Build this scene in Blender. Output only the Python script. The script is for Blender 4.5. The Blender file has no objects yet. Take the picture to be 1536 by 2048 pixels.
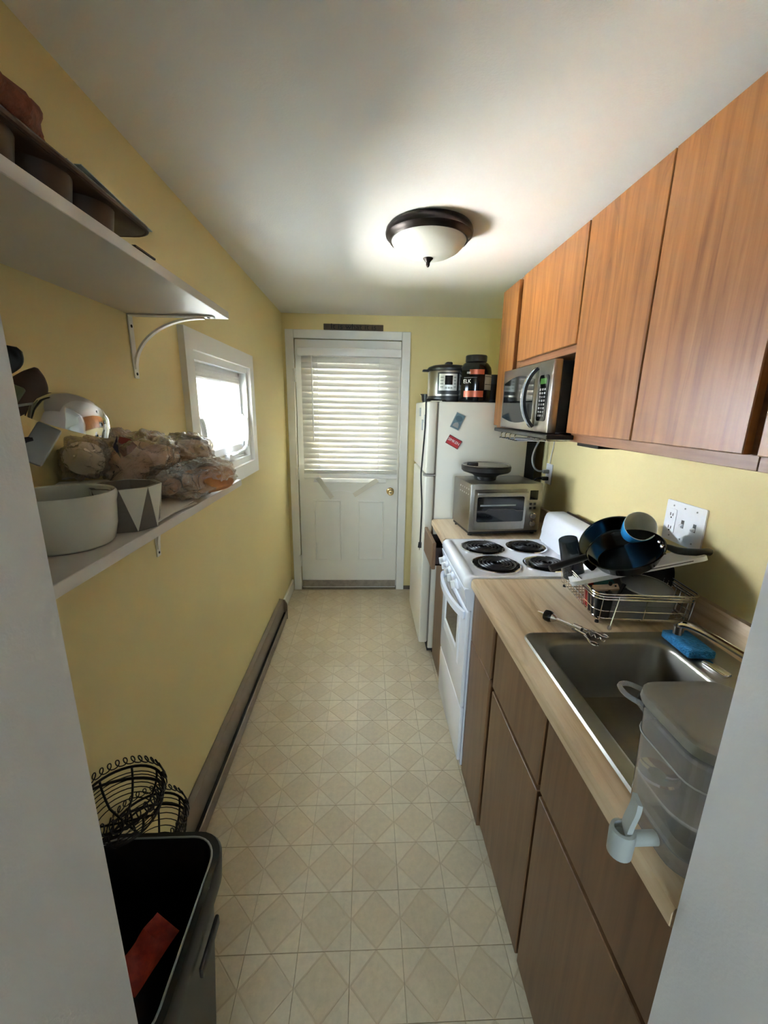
import bpy, bmesh, math, random
from mathutils import Vector, Matrix, noise

random.seed(7)
SC = bpy.context.scene
COL = SC.collection
R = math.radians

# ------------------------------------------------------------------ camera
cam_data = bpy.data.cameras.new('camera')
cam = bpy.data.objects.new('camera', cam_data)
COL.objects.link(cam)
F_PX = 821.59
cam_data.sensor_fit = 'HORIZONTAL'
cam_data.sensor_width = 36.0
cam_data.lens = F_PX / 1536.0 * 36.0
cam_data.clip_start = 0.02
_p, _y, _r = 0.24639, 0.045146, 0.017389
_f = Vector((math.sin(_y) * math.cos(_p), math.cos(_y) * math.cos(_p), -math.sin(_p)))
_rt = Vector((math.cos(_y), -math.sin(_y), 0))
_up = _rt.cross(_f)
_r2 = math.cos(_r) * _rt + math.sin(_r) * _up
_u2 = -math.sin(_r) * _rt + math.cos(_r) * _up
cam.matrix_world = Matrix(((_r2.x, _u2.x, -_f.x, 0), (_r2.y, _u2.y, -_f.y, 0), (_r2.z, _u2.z, -_f.z, 1.5414), (0, 0, 0, 1)))
SC.camera = cam

# ------------------------------------------------------------------ world, exposure
world = bpy.data.worlds.new('overcast_sky')
SC.world = world
world.use_nodes = True
_bg = world.node_tree.nodes['Background']
_bg.inputs[0].default_value = (0.74, 0.87, 1.0, 1)
_bg.inputs[1].default_value = 10.5
SC.view_settings.view_transform = 'Standard'
SC.view_settings.look = 'None'
SC.view_settings.gamma = 1.0
SC.view_settings.use_curve_mapping = False
SC.view_settings.exposure = 2.0
try:
    SC.cycles.max_bounces = 12
    SC.cycles.diffuse_bounces = 7
    SC.cycles.transparent_max_bounces = 24
    SC.cycles.use_denoising = True
    SC.cycles.caustics_reflective = False
    SC.cycles.caustics_refractive = False
    SC.cycles.sample_clamp_indirect = 80.0
except Exception:
    pass

# sun high over the right-hand side of the house: it lights the ground outside the window, not the room
_sl = bpy.data.lights.new('sun', 'SUN'); _sl.energy = 205.0; _sl.angle = R(0.6); _sl.color = (1.0, 0.985, 0.965)
_so = bpy.data.objects.new('sun', _sl); COL.objects.link(_so); _so.location = (8, 0, 14)
_so.rotation_euler = Vector((-0.585, -0.02, -0.81)).to_track_quat('-Z', 'Y').to_euler()

def portal(name, loc, normal, sx, sy):
    ld = bpy.data.lights.new(name, 'AREA')
    ld.shape = 'RECTANGLE'; ld.size = sx; ld.size_y = sy
    ld.cycles.is_portal = True
    o = bpy.data.objects.new(name, ld); COL.objects.link(o)
    o.location = loc
    o.rotation_euler = Vector(normal).to_track_quat('-Z', 'Y').to_euler()
    return o
portal('sky_portal_window', (-0.80, 1.975, 1.50), (1, 0, 0), 0.9, 0.9)
portal('sky_portal_door', (-0.135, 3.55, 1.45), (0, -1, 0), 1.0, 1.3)
portal('sky_portal_room', (-0.25, -3.15, 1.45), (0, 1, 0), 1.1, 1.1)

# ------------------------------------------------------------------ mesh helpers
class MB:
    def __init__(self):
        self.bm = bmesh.new()
    def _fin(self, verts, M):
        if M is not None:
            for v in verts: v.co = M @ v.co
    def box(self, x0, x1, y0, y1, z0, z1, bev=0.0, seg=1, M=None):
        m = Matrix.Translation(((x0+x1)/2, (y0+y1)/2, (z0+z1)/2)) @ Matrix.Diagonal((abs(x1-x0), abs(y1-y0), abs(z1-z0), 1))
        g = bmesh.ops.create_cube(self.bm, size=1.0, matrix=m)
        vs = g['verts']
        if bev > 0:
            es = list({e for v in vs for e in v.link_edges})
            b = bmesh.ops.bevel(self.bm, geom=es, offset=bev, segments=seg, profile=0.5, affect='EDGES', clamp_overlap=True)
            vs = list(set(b['verts']) | {v for v in vs if v.is_valid})
        self._fin(vs, M)
        return self
    def loft(self, rings, cap0=True, cap1=True, closed=True, M=None, loop=False):
        bm = self.bm
        vr = [[bm.verts.new(p) for p in r] for r in rings]
        n = len(vr[0])
        pairs = list(zip(vr[:-1], vr[1:]))
        if loop: pairs.append((vr[-1], vr[0]))
        for a, b in pairs:
            for i in range(n if closed else n-1):
                j = (i+1) % n
                try: bm.faces.new((a[i], a[j], b[j], b[i]))
                except ValueError: pass
        if cap0 and not loop:
            try: bm.faces.new(list(reversed(vr[0])))
            except ValueError: pass
        if cap1 and not loop:
            try: bm.faces.new(vr[-1])
            except ValueError: pass
        self._fin([v for r in vr for v in r], M)
        return self
    def lathe(self, prof, n=32, M=None, cap0=False, cap1=False):
        rings = []
        for r, z in prof:
            rings.append([Vector((r*math.cos(2*math.pi*i/n), r*math.sin(2*math.pi*i/n), z)) for i in range(n)])
        return self.loft(rings, cap0, cap1, True, M)
    def cyl(self, p0, p1, r0, r1=None, n=16):
        return self.tube([p0, p1], r0, n, radii=[r0, r0 if r1 is None else r1])
    def tube(self, path, r, n=8, closed=False, radii=None, M=None):
        P = [Vector(p) for p in path]
        k = len(P)
        T = []
        for i in range(k):
            if closed: t = P[(i+1) % k] - P[(i-1) % k]
            elif i == 0: t = P[1]-P[0]
            elif i == k-1: t = P[-1]-P[-2]
            else: t = (P[i+1]-P[i]).normalized() + (P[i]-P[i-1]).normalized()
            if t.length < 1e-9: t = Vector((0, 0, 1))
            T.append(t.normalized())
        a = Vector((0, 0, 1)) if abs(T[0].z) < 0.9 else Vector((1, 0, 0))
        u = T[0].cross(a).normalized()
        rings = []
        for i in range(k):
            if i:
                u = (u - T[i]*u.dot(T[i]))
                if u.length < 1e-6: u = T[i].orthogonal()
                u.normalize()
            w = T[i].cross(u)
            rr = radii[i] if radii else r
            rings.append([P[i] + (u*math.cos(2*math.pi*j/n) + w*math.sin(2*math.pi*j/n))*rr for j in range(n)])
        return self.loft(rings, True, True, True, M, loop=closed)
    def ribbon(self, path, side, w, t, M=None):
        # flat bar swept along path: width w along 'side', thickness t
        P = [Vector(p) for p in path]; s = Vector(side).normalized(); rings = []
        for i in range(len(P)):
            a = P[max(i-1, 0)]; b = P[min(i+1, len(P)-1)]
            tt = (b-a).normalized(); nn = tt.cross(s).normalized()
            rings.append([P[i]+s*w/2+nn*t/2, P[i]-s*w/2+nn*t/2, P[i]-s*w/2-nn*t/2, P[i]+s*w/2-nn*t/2])
        return self.loft(rings, M=M)
    def prism(self, poly, axis, a, b, M=None):
        def mk(p, v):
            if axis == 'x': return Vector((v, p[0], p[1]))
            if axis == 'y': return Vector((p[0], v, p[1]))
            return Vector((p[0], p[1], v))
        return self.loft([[mk(p, a) for p in poly], [mk(p, b) for p in poly]], M=M)
    def blob(self, c, rad, M=None, nu=28, nv=18, amp=0.0, fr=8.0, pw=0.8, seed=0, wr=None):
        rings = []
        def sp(v): return math.copysign(abs(v)**pw, v)
        for j in range(nv+1):
            ph = -math.pi/2 + math.pi*(0.02+0.96*j/nv)
            ring = []
            for i in range(nu):
                th = 2*math.pi*i/nu
                d = Vector((sp(math.cos(ph))*sp(math.cos(th))*rad[0], sp(math.cos(ph))*sp(math.sin(th))*rad[1], sp(math.sin(ph))*rad[2]))
                nz = noise.noise((Vector((d.x, d.y, d.z))*fr) + Vector((seed*7.3, seed, 0)))
                if wr: nz += wr*(abs(noise.noise(d*fr*2.7+Vector((seed, 3, 1))))*-2)
                ring.append(Vector(c) + d*(1+amp*nz))
            rings.append(ring)
        return self.loft(rings, M=M)
    def build(self, name, mat, parent=None, angle=35, flat=False):
        bm = self.bm
        bmesh.ops.recalc_face_normals(bm, faces=bm.faces[:])
        me = bpy.data.meshes.new(name)
        bm.to_mesh(me); bm.free()
        for m in (mat if isinstance(mat, (list, tuple)) else [mat]): me.materials.append(m)
        if not flat:
            for p in me.polygons: p.use_smooth = True
            me.set_sharp_from_angle(angle=R(angle))
        o = bpy.data.objects.new(name, me)
        COL.objects.link(o)
        if parent is not None:
            o.parent = parent
            o.location = -wloc(parent)
        return o

def wloc(o):
    v = Vector((0, 0, 0))
    while o is not None:
        v = v + o.location; o = o.parent
    return v
def thing(name, label, cat, loc=(0, 0, 0), group=None):
    o = bpy.data.objects.new(name, None); COL.objects.link(o)
    o.location = loc; o.empty_display_size = 0.05
    tag(o, label, cat, group); return o
def tag(o, label, cat=None, group=None):
    o['label'] = label
    if cat: o['category'] = cat
    if group: o['group'] = group
    return o
def struct(o, label=None):
    o['kind'] = 'structure'
    if label: o['label'] = label
    return o
def senpty(name, loc=(0, 0, 0), label=None):
    o = bpy.data.objects.new(name, None); COL.objects.link(o); o.location = loc; o.empty_display_size = 0.05
    return struct(o, label)
def rrect(x0, x1, y0, y1, r, k=5):
    r = max(min(r, (x1-x0)/2-1e-5, (y1-y0)/2-1e-5), 1e-5); pts = []
    for cx, cy, a in ((x1-r, y1-r, 0), (x0+r, y1-r, 90), (x0+r, y0+r, 180), (x1-r, y0+r, 270)):
        for i in range(k+1):
            t = R(a+90*i/k); pts.append((cx+r*math.cos(t), cy+r*math.sin(t)))
    return pts
def rr(x0, x1, y0, y1, r, z, k=5):
    return [Vector((x, y, z)) for x, y in rrect(x0, x1, y0, y1, r, k)]
def orient(loc, n, xd=None):
    n = Vector(n).normalized()
    x = Vector(xd) if xd is not None else (Vector((0, 0, 1)) if abs(n.z) < .9 else Vector((1, 0, 0)))
    x = (x - n*x.dot(n)).normalized(); y = n.cross(x)
    m = Matrix(((x.x, y.x, n.x, 0), (x.y, y.y, n.y, 0), (x.z, y.z, n.z, 0), (0, 0, 0, 1)))
    return Matrix.Translation(loc) @ m
def bez(p0, p1, p2, p3, n=12):
    P = [Vector(p) for p in (p0, p1, p2, p3)]; out = []
    for i in range(n+1):
        t = i/n; s = 1-t
        out.append(P[0]*s**3 + P[1]*3*s*s*t + P[2]*3*s*t*t + P[3]*t**3)
    return out
def spline(pts, n=6):
    P = [Vector(p) for p in pts]; out = []
    for i in range(len(P)-1):
        a = P[max(i-1, 0)]; b = P[i]; c = P[i+1]; d = P[min(i+2, len(P)-1)]
        for k in range(n):
            t = k/n
            out.append(0.5*((2*b)+(c-a)*t+(2*a-5*b+4*c-d)*t*t+(3*b-a-3*c+d)*t**3))
    out.append(P[-1]); return out
def text(body, size, M, mat, parent, name='lettering', ext=0.0004, space=1.0, sx=1.0):
    cu = bpy.data.curves.new('t', 'FONT'); cu.body = body; cu.size = size; cu.extrude = ext
    cu.align_x = 'CENTER'; cu.align_y = 'CENTER'; cu.space_character = space; cu.resolution_u = 3
    ob = bpy.data.objects.new('t', cu); COL.objects.link(ob)
    dg = bpy.context.evaluated_depsgraph_get()
    me = bpy.data.meshes.new_from_object(ob.evaluated_get(dg))
    bpy.data.objects.remove(ob); bpy.data.curves.remove(cu)
    me.transform(M @ Matrix.Diagonal((sx, 1, 1, 1))); me.materials.clear(); me.materials.append(mat); me.name = name
    o = bpy.data.objects.new(name, me); COL.objects.link(o)
    o.parent = parent; o.location = -wloc(parent); o['kind'] = 'stuff'
    return o
def dup(root, loc, label=None, group=None):
    r = root.copy(); COL.objects.link(r); r.location = loc
    if label: r['label'] = label
    if group: r['group'] = group
    for ch in list(root.children):
        c = ch.copy(); COL.objects.link(c); c.parent = r
        for g in list(ch.children):
            d = g.copy(); COL.objects.link(d); d.parent = c
    return r

# ------------------------------------------------------------------ materials
def lin(c):
    o = []
    for v in c:
        v /= 255.0
        o.append(v/12.92 if v <= 0.04045 else ((v+0.055)/1.055)**2.4)
    return (o[0], o[1], o[2], 1.0)
MATS = {}
def nodes(name):
    m = bpy.data.materials.new(name); m.use_nodes = True
    nt = m.node_tree
    return m, nt, nt.nodes['Principled BSDF']
def mix_rgb(nt, fac, a, b, mode='MIX'):
    n = nt.nodes.new('ShaderNodeMix'); n.data_type = 'RGBA'; n.blend_type = mode
    for sock, v in ((n.inputs[0], fac), (n.inputs[6], a), (n.inputs[7], b)):
        if hasattr(v, 'is_output'): nt.links.new(v, sock)
        else: sock.default_value = v
    return n.outputs[2]
def coords(nt, scale=(1, 1, 1), rot=(0, 0, 0), kind='Object'):
    t = nt.nodes.new('ShaderNodeTexCoord'); m = nt.nodes.new('ShaderNodeMapping')
    m.inputs['Scale'].default_value = scale; m.inputs['Rotation'].default_value = rot
    nt.links.new(t.outputs[kind], m.inputs['Vector'])
    return m.outputs['Vector']
def noise_n(nt, vec, scale, detail=3, rough=0.5, dist=0.0):
    n = nt.nodes.new('ShaderNodeTexNoise')
    n.inputs['Scale'].default_value = scale; n.inputs['Detail'].default_value = detail
    n.inputs['Roughness'].default_value = rough; n.inputs['Distortion'].default_value = dist
    nt.links.new(vec, n.inputs['Vector'])
    return n.outputs['Fac']
def ramp(nt, fac, stops):
    n = nt.nodes.new('ShaderNodeValToRGB'); e = n.color_ramp.elements
    e[0].position, e[0].color = stops[0]; e[1].position, e[1].color = stops[-1]
    for p, c in stops[1:-1]:
        x = e.new(p); x.color = c
    nt.links.new(fac, n.inputs['Fac'])
    return n.outputs['Color']
def bump(nt, bs, h, strength=0.2, dist=0.002):
    b = nt.nodes.new('ShaderNodeBump'); b.inputs['Strength'].default_value = strength; b.inputs['Distance'].default_value = dist
    nt.links.new(h, b.inputs['Height']); nt.links.new(b.outputs['Normal'], bs.inputs['Normal'])
def mat(name, c, rough=0.5, metal=0.0, spec=0.5, var=0.0, vs=6.0, bs=0.0, bscale=200.0, bd=0.001, coat=0.0, trans=0.0, emit=None):
    m, nt, b = nodes(name)
    col = lin(c)
    b.inputs['Base Color'].default_value = col
    b.inputs['Roughness'].default_value = rough; b.inputs['Metallic'].default_value = metal
    b.inputs['Specular IOR Level'].default_value = spec; b.inputs['Coat Weight'].default_value = coat
    v = None
    if var > 0:
        v = coords(nt)
        f = noise_n(nt, v, vs, 5, 0.6)
        d = tuple(x*(1-var) for x in col[:3])+(1,); l = tuple(min(1, x*(1+var)) for x in col[:3])+(1,)
        nt.links.new(ramp(nt, f, [(0.3, d), (0.7, l)]), b.inputs['Base Color'])
    if bs > 0:
        v = v or coords(nt)
        bump(nt, b, noise_n(nt, v, bscale, 3), bs, bd)
    if emit:
        b.inputs['Emission Color'].default_value = lin(emit[0]); b.inputs['Emission Strength'].default_value = emit[1]
    MATS[name] = m
    return m
def film(name, c, alpha, rough=0.1, haze=0.0, bs=0.0, bscale=40, gloss=1.0):
    # thin clear plastic or glass: transparent + fresnel gloss + a little diffuse haze
    m, nt, b = nodes(name)
    out = nt.nodes['Material Output']; nt.nodes.remove(b)
    tr = nt.nodes.new('ShaderNodeBsdfTransparent'); tr.inputs[0].default_value = lin(c)
    di = nt.nodes.new('ShaderNodeBsdfDiffuse'); di.inputs[0].default_value = lin(c)
    gl = nt.nodes.new('ShaderNodeBsdfGlossy'); gl.inputs['Roughness'].default_value = rough
    fr = nt.nodes.new('ShaderNodeLayerWeight'); fr.inputs['Blend'].default_value = 0.5
    pw = nt.nodes.new('ShaderNodeMath'); pw.operation = 'POWER'; pw.inputs[1].default_value = 5.0
    ad = nt.nodes.new('ShaderNodeMath'); ad.operation = 'MULTIPLY_ADD'; ad.inputs[1].default_value = 0.96; ad.inputs[2].default_value = 0.04; ad.use_clamp = True
    nt.links.new(fr.outputs['Facing'], pw.inputs[0]); nt.links.new(pw.outputs[0], ad.inputs[0])
    m1 = nt.nodes.new('ShaderNodeMixShader'); m1.inputs[0].default_value = 1-alpha
    m2 = nt.nodes.new('ShaderNodeMixShader')
    nt.links.new(tr.outputs[0], m1.inputs[1]); nt.links.new(di.outputs[0], m1.inputs[2])
    mu = nt.nodes.new('ShaderNodeMath'); mu.operation = 'MULTIPLY'; mu.inputs[1].default_value = gloss
    mu.use_clamp = True; nt.links.new(ad.outputs[0], mu.inputs[0])
    nt.links.new(mu.outputs[0], m2.inputs[0]); nt.links.new(m1.outputs[0], m2.inputs[1]); nt.links.new(gl.outputs[0], m2.inputs[2])
    nt.links.new(m2.outputs[0], out.inputs[0])
    if bs > 0:
        bp = nt.nodes.new('ShaderNodeBump'); bp.inputs['Strength'].default_value = bs; bp.inputs['Distance'].default_value = 0.01
        nt.links.new(noise_n(nt, coords(nt), bscale, 4, 0.6, 1.5), bp.inputs['Height'])
        for s in (gl, fr): nt.links.new(bp.outputs[0], s.inputs['Normal'])
    MATS[name] = m
    return m
def wood(name, dark, mid, light, grain='z', rough=0.42, sc=1.0, fig=0.55):
    m, nt, b = nodes(name)
    def ax(a, c): return {'z': (a, a, c), 'y': (a, c, a), 'x': (c, a, a)}[grain]
    # slow figure: stretched noise turned into uneven cathedral bands
    f0 = noise_n(nt, coords(nt, ax(5.5*sc, 0.9*sc)), 1.0, 2, 0.5, 0.6)
    mul = nt.nodes.new('ShaderNodeMath'); mul.operation = 'MULTIPLY'; mul.inputs[1].default_value = 46.0
    sn = nt.nodes.new('ShaderNodeMath'); sn.operation = 'SINE'
    nt.links.new(f0, mul.inputs[0]); nt.links.new(mul.outputs[0], sn.inputs[0])
    bands = ramp(nt, sn.outputs[0], [(0.0, (1, 1, 1, 1)), (0.72, (1, 1, 1, 1)), (0.93, (0.74, 0.68, 0.62, 1)), (1.0, (0.86, 0.82, 0.78, 1))])
    # broken fine grain
    f1 = noise_n(nt, coords(nt, ax(42*sc, 2.2*sc)), 1.0, 5, 0.6, 0.3)
    f2 = noise_n(nt, coords(nt, ax(3.0*sc, 0.8*sc)), 1.0, 3, 0.5)
    c1 = ramp(nt, f1, [(0.32, lin(dark)), (0.48, lin(mid)), (0.72, lin(light))])
    brk = ramp(nt, noise_n(nt, coords(nt, ax(9*sc, 3*sc)), 1.0, 3, 0.6), [(0.42, (0, 0, 0, 1)), (0.62, (1, 1, 1, 1))])
    bm_ = mix_rgb(nt, brk, (1, 1, 1, 1), bands)
    c = mix_rgb(nt, fig, c1, bm_, 'MULTIPLY')
    tone = ramp(nt, f2, [(0.3, (0.90, 0.88, 0.86, 1)), (0.7, (1.08, 1.07, 1.05, 1))])
    c = mix_rgb(nt, 0.8, c, tone, 'MULTIPLY')
    nt.links.new(c, b.inputs['Base Color'])
    b.inputs['Roughness'].default_value = rough
    bump(nt, b, f1, 0.10, 0.001)
    MATS[name] = m
    return m

W_YEL = mat('yellow_wall_paint', (222, 206, 150), 0.62, bs=0.25, bscale=260, bd=0.0012, var=0.015, vs=3)
W_CEIL = mat('white_ceiling_paint', (226, 224, 220), 0.75, bs=0.35, bscale=180, bd=0.0015)
W_JAMB = mat('off_white_wall_paint', (216, 214, 215), 0.7, bs=0.3, bscale=240, bd=0.001)
W_TRIM = mat('white_trim_paint', (228, 227, 222), 0.35, bs=0.05, bscale=60)
W_DOOR = mat('white_door_paint', (224, 223, 216), 0.38, bs=0.04, bscale=90, var=0.015, vs=4)
SHELF = mat('white_shelf_melamine', (206, 200, 194), 0.4, var=0.02, vs=8)
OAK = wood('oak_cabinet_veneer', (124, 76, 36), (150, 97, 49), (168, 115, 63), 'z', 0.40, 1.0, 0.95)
OAK_SHADE = wood('shaded_oak_veneer', (104, 76, 52), (118, 88, 61), (130, 98, 69), 'z', 0.40, 1.0, 0.35)  # same oak as the wall cabinets, with the lower shade put into its colour
OAK_H = wood('oak_rail_veneer', (112, 72, 44), (138, 94, 62), (158, 112, 76), 'y')
OAK_IN = mat('dark_brown_frame', (48, 28, 20), 0.6)  # deep brown, far darker than the cabinet fronts
LAM = wood('butcher_block_laminate', (172, 143, 108), (208, 183, 150), (222, 203, 174), 'y', 0.30, 0.7, 0.6)
STEEL = mat('brushed_stainless', (168, 164, 158), 0.30, 1.0, var=0.04, vs=20)
STEEL_D = mat('sink_stainless', (150, 146, 138), 0.34, 1.0, var=0.06, vs=14)
CHROME = mat('chrome', (225, 225, 228), 0.08, 1.0)
BRASS = mat('polished_brass', (214, 190, 140), 0.16, 1.0)
BLACK = mat('black_plastic', (18, 18, 19), 0.38)
BLACK_G = mat('gloss_black', (10, 10, 11), 0.12)
BLACK_M = mat('matte_black', (14, 13, 13), 0.6)
TRASHB = mat('black_bin_plastic', (20, 20, 21), 0.42, bs=0.1, bscale=300)
WIRE = mat('black_wire', (16, 13, 11), 0.45, 0.3)
ENAMEL = mat('white_enamel', (236, 239, 247), 0.16, coat=0.4)
FRIDGE = mat('almond_fridge_enamel', (216, 211, 196), 0.42, bs=0.12, bscale=420, bd=0.0006)
GASKET = mat('grey_gasket', (126, 116, 104), 0.7)
PLASTIC_W = mat('white_plastic', (232, 232, 232), 0.35)
PLATE_W = mat('white_wall_plate', (238, 239, 242), 0.3)
GREY_P = mat('grey_plastic', (150, 152, 150), 0.45)
LID_G = mat('warm_grey_lid', (132, 130, 122), 0.5)
TAP_G = mat('grey_green_tap', (164, 170, 168), 0.5)
TOAST = mat('dull_stainless', (150, 145, 137), 0.34, 1.0, var=0.05, vs=18)
GREY_L = mat('pale_grey_plastic', (172, 176, 178), 0.5)
DARK_G = mat('dark_oven_glass', (16, 17, 19), 0.06)
BRONZE = mat('oil_rubbed_bronze', (36, 27, 23), 0.34, 0.6)
FROST = mat('frosted_glass_bowl', (196, 197, 188), 0.35, spec=0.4)
HEATER = mat('taupe_heater_enamel', (134, 119, 103), 0.4, var=0.03, vs=10)
CERAM = mat('glazed_stoneware', (204, 203, 192), 0.25, var=0.03, vs=12, coat=0.2)
CONCR = mat('raw_concrete', (120, 112, 106), 0.8, var=0.12, vs=25, bs=0.2, bscale=120)
CONCR_W = mat('white_painted_concrete', (208, 207, 198), 0.6)
PAPER = mat('white_paper', (224, 220, 212), 0.7)
PAPER_B = mat('pale_blue_paper', (176, 190, 190), 0.7)
MUFF = mat('brown_nonstick_tin', (78, 54, 38), 0.42, 0.0, var=0.15, vs=18)
RUST = mat('rust_woven_cloth', (128, 74, 54), 0.9, var=0.3, vs=90, bs=0.8, bscale=160, bd=0.004)
BREAD = mat('bread_crust', (186, 122, 66), 0.7, var=0.18, vs=30)
BREAD_P = mat('pale_bun', (222, 178, 146), 0.6, var=0.08, vs=22)
CREAM = mat('cream_wrapper', (226, 214, 190), 0.45, var=0.05, vs=14)
BROWN_P = mat('brown_bread_print', (150, 118, 92), 0.4, var=0.12, vs=20)
NAVY = mat('navy_print', (38, 34, 62), 0.4)
REDP = mat('dark_red_print', (132, 48, 42), 0.45)
RED = mat('red_plastic', (170, 40, 36), 0.35)
REDM = mat('red_magnet', (186, 40, 44), 0.35)
MAROON = mat('maroon_magnet_edge', (88, 22, 26), 0.4)
BLUEM = mat('slate_blue_magnet', (92, 116, 124), 0.4, var=0.15, vs=60)
BLUE = mat('blue_glaze', (44, 146, 214), 0.2)
MUG_IN = mat('pale_grey_glaze', (228, 230, 224), 0.3)
SPONGE = mat('blue_sponge', (52, 138, 196), 0.9, var=0.25, vs=120, bs=1.0, bscale=220, bd=0.006)
WOODL = mat('beech_wood', (222, 188, 160), 0.5, var=0.06, vs=20)
WOODD = mat('dark_wooden_spoon', (70, 48, 34), 0.5, var=0.12, vs=25)
GREENP = mat('sage_plastic', (122, 126, 92), 0.5)
TEAL = mat('teal_plastic', (60, 128, 128), 0.4)
COPPER = mat('copper_label', (176, 92, 66), 0.32, 0.4)
LABEL_G = mat('nutrition_label', (176, 170, 156), 0.5)
SIGN = mat('dark_sign_board', (78, 66, 52), 0.7, var=0.15, vs=40)
SIGN_T = mat('sign_lettering', (22, 19, 16), 0.7)
WHITE_T = mat('white_print', (235, 232, 228), 0.5)
GREY_T = mat('grey_print', (120, 118, 116), 0.5)
COIL = mat('black_coil', (20, 20, 22), 0.35, 0.2)
DRIP = mat('drip_pan_chrome', (150, 148, 146), 0.22, 1.0)
GLASS = film('window_glass', (250, 252, 252), 1.0, 0.02)
CLEAR = film('clear_plastic', (236, 238, 243), 0.83, 0.10, bs=0.06, bscale=30, gloss=1.6)
CLEAR_G = film('grey_translucent_plastic', (198, 200, 203), 0.5, 0.22)
SMOKE = film('smoked_plastic', (86, 92, 98), 0.75, 0.1)
BAG = film('crinkled_bag_film', (236, 226, 214), 0.80, 0.14, bs=1.0, bscale=30, gloss=3.4)
DISPLAY = mat('lcd_display', (14, 20, 18), 0.1)
DIRT = mat('grey_worn_sweep', (138, 130, 118), 0.7, var=0.2, vs=30)
SILL = mat('dirty_threshold', (110, 100, 84), 0.7, var=0.2, vs=20)
SOIL = mat('pale_concrete_yard', (204, 203, 200), 0.9, var=0.04, vs=2)
LAWN = mat('shaded_lawn', (74, 82, 60), 0.95, var=0.2, vs=3)
SHAPER = mat('grey_light_shaper', (174, 173, 171), 0.85, var=0.1, vs=6)
SIDING = mat('white_house_siding', (176, 180, 187), 0.6)

# blind slats let some daylight through
def slat_mat():
    m, nt, b = nodes('white_vinyl_slat')
    out = nt.nodes['Material Output']
    b.inputs['Base Color'].default_value = lin((226, 224, 218)); b.inputs['Roughness'].default_value = 0.45
    tl = nt.nodes.new('ShaderNodeBsdfTranslucent'); tl.inputs[0].default_value = lin((226, 224, 216))
    mx = nt.nodes.new('ShaderNodeMixShader'); mx.inputs[0].default_value = 0.05
    nt.links.new(b.outputs[0], mx.inputs[1]); nt.links.new(tl.outputs[0], mx.inputs[2]); nt.links.new(mx.outputs[0], out.inputs[0])
    return m
SLAT = slat_mat()
def tile_mat(name, c):
    m, nt, b = nodes(name)
    oi = nt.nodes.new('ShaderNodeObjectInfo')
    base = lin(c)
    v = coords(nt, (1, 1, 1), kind='Generated')
    g = nt.nodes.new('ShaderNodeNewGeometry')
    f = noise_n(nt, g.outputs['Position'], 55, 5, 0.65)
    c1 = ramp(nt, f, [(0.3, tuple(x*0.90 for x in base[:3])+(1,)), (0.7, tuple(min(1, x*1.06) for x in base[:3])+(1,))])
    rr_ = ramp(nt, oi.outputs['Random'], [(0.0, (0.95, 0.945, 0.94, 1)), (1.0, (1.03, 1.03, 1.02, 1))])
    c2 = mix_rgb(nt, 1.0, c1, rr_, 'MULTIPLY')
    # scuffs: thin dark flecks, with a shape of their own
    s = noise_n(nt, g.outputs['Position'], 9, 8, 0.75, 1.0)
    sc = ramp(nt, s, [(0.30, (0.80, 0.80, 0.79, 1)), (0.40, (1, 1, 1, 1))])
    c3 = mix_rgb(nt, 0.6, c2, sc, 'MULTIPLY')
    nt.links.new(c3, b.inputs['Base Color'])
    b.inputs['Roughness'].default_value = 0.36
    bump(nt, b, noise_n(nt, g.outputs['Position'], 300, 3), 0.12, 0.0008)
    return m
STRAP = mat('beige_vinyl_strap', (206, 200, 184), 0.5)
TILE = tile_mat('vinyl_tile_field', (203, 188, 162))
TILE_C = tile_mat('vinyl_tile_corner', (209, 196, 172))
TILE_E = mat('vinyl_emboss_line', (194, 178, 151), 0.42)
GROUT = mat('vinyl_joint', (174, 160, 134), 0.6)

# ================================================================== the setting
XL, XR, YB, ZC = -0.64, 1.04, 3.35, 2.22
PY0, PY1 = 0.17, 0.375           # partition with the opening the camera looks through
def sbox(name, boxes, m, bev=0.0, parent=None, label=None):
    b = MB()
    for q in boxes: b.box(*q, bev=bev)
    o = b.build(name, m, parent)
    if parent is None: struct(o, label)
    return o
floor = sbox('floor', [(-0.76, 1.16, PY0, 3.5, -0.10, -0.003)], GROUT)
sbox('floor_hall', [(-2.2, 2.2, -3.2, PY0, -0.10, 0.0)], mat('hall_floor_vinyl', (150, 136, 116), 0.5))
sbox('ceiling', [(-0.76, 1.16, PY0, 3.5, ZC, ZC+0.1)], W_CEIL)
sbox('ceiling_hall', [(-2.3, 2.3, -3.3, PY0, ZC, ZC+0.1)], W_CEIL)
WY0, WY1, WZ0, WZ1 = 1.585, 2.32, 1.254, 1.737
sbox('wall_left', [(-0.76, XL, PY1, WY0, -0.1, ZC), (-0.76, XL, WY1, 3.5, -0.1, ZC), (-0.76, XL, WY0, WY1, -0.1, WZ0), (-0.76, XL, WY0, WY1, WZ1, ZC)], W_YEL)
sbox('wall_right', [(XR, 1.16, PY1, 3.5, -0.1, ZC)], W_YEL)
DX0, DX1, DZ1 = -0.556, 0.269, 2.048
sbox('wall_back', [(XL, DX0, YB, 3.5, -0.1, ZC), (DX1, XR, YB, 3.5, -0.1, ZC), (DX0, DX1, YB, 3.5, DZ1, ZC)], W_YEL)
PXL, PXR = -0.2975, 0.407
sbox('wall_front_left', [(-2.2, PXL, PY0, PY1, -0.1, ZC)], W_JAMB)
sbox('wall_front_right', [(PXR, 2.2, PY0, PY1, -0.1, ZC)], W_JAMB)
sbox('wall_front_header', [(PXL, PXR, PY0, PY1, 2.06, ZC)], W_JAMB)
sbox('wall_hall_left', [(-2.3, -2.2, -3.3, PY1, -0.1, ZC)], W_JAMB)
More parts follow.
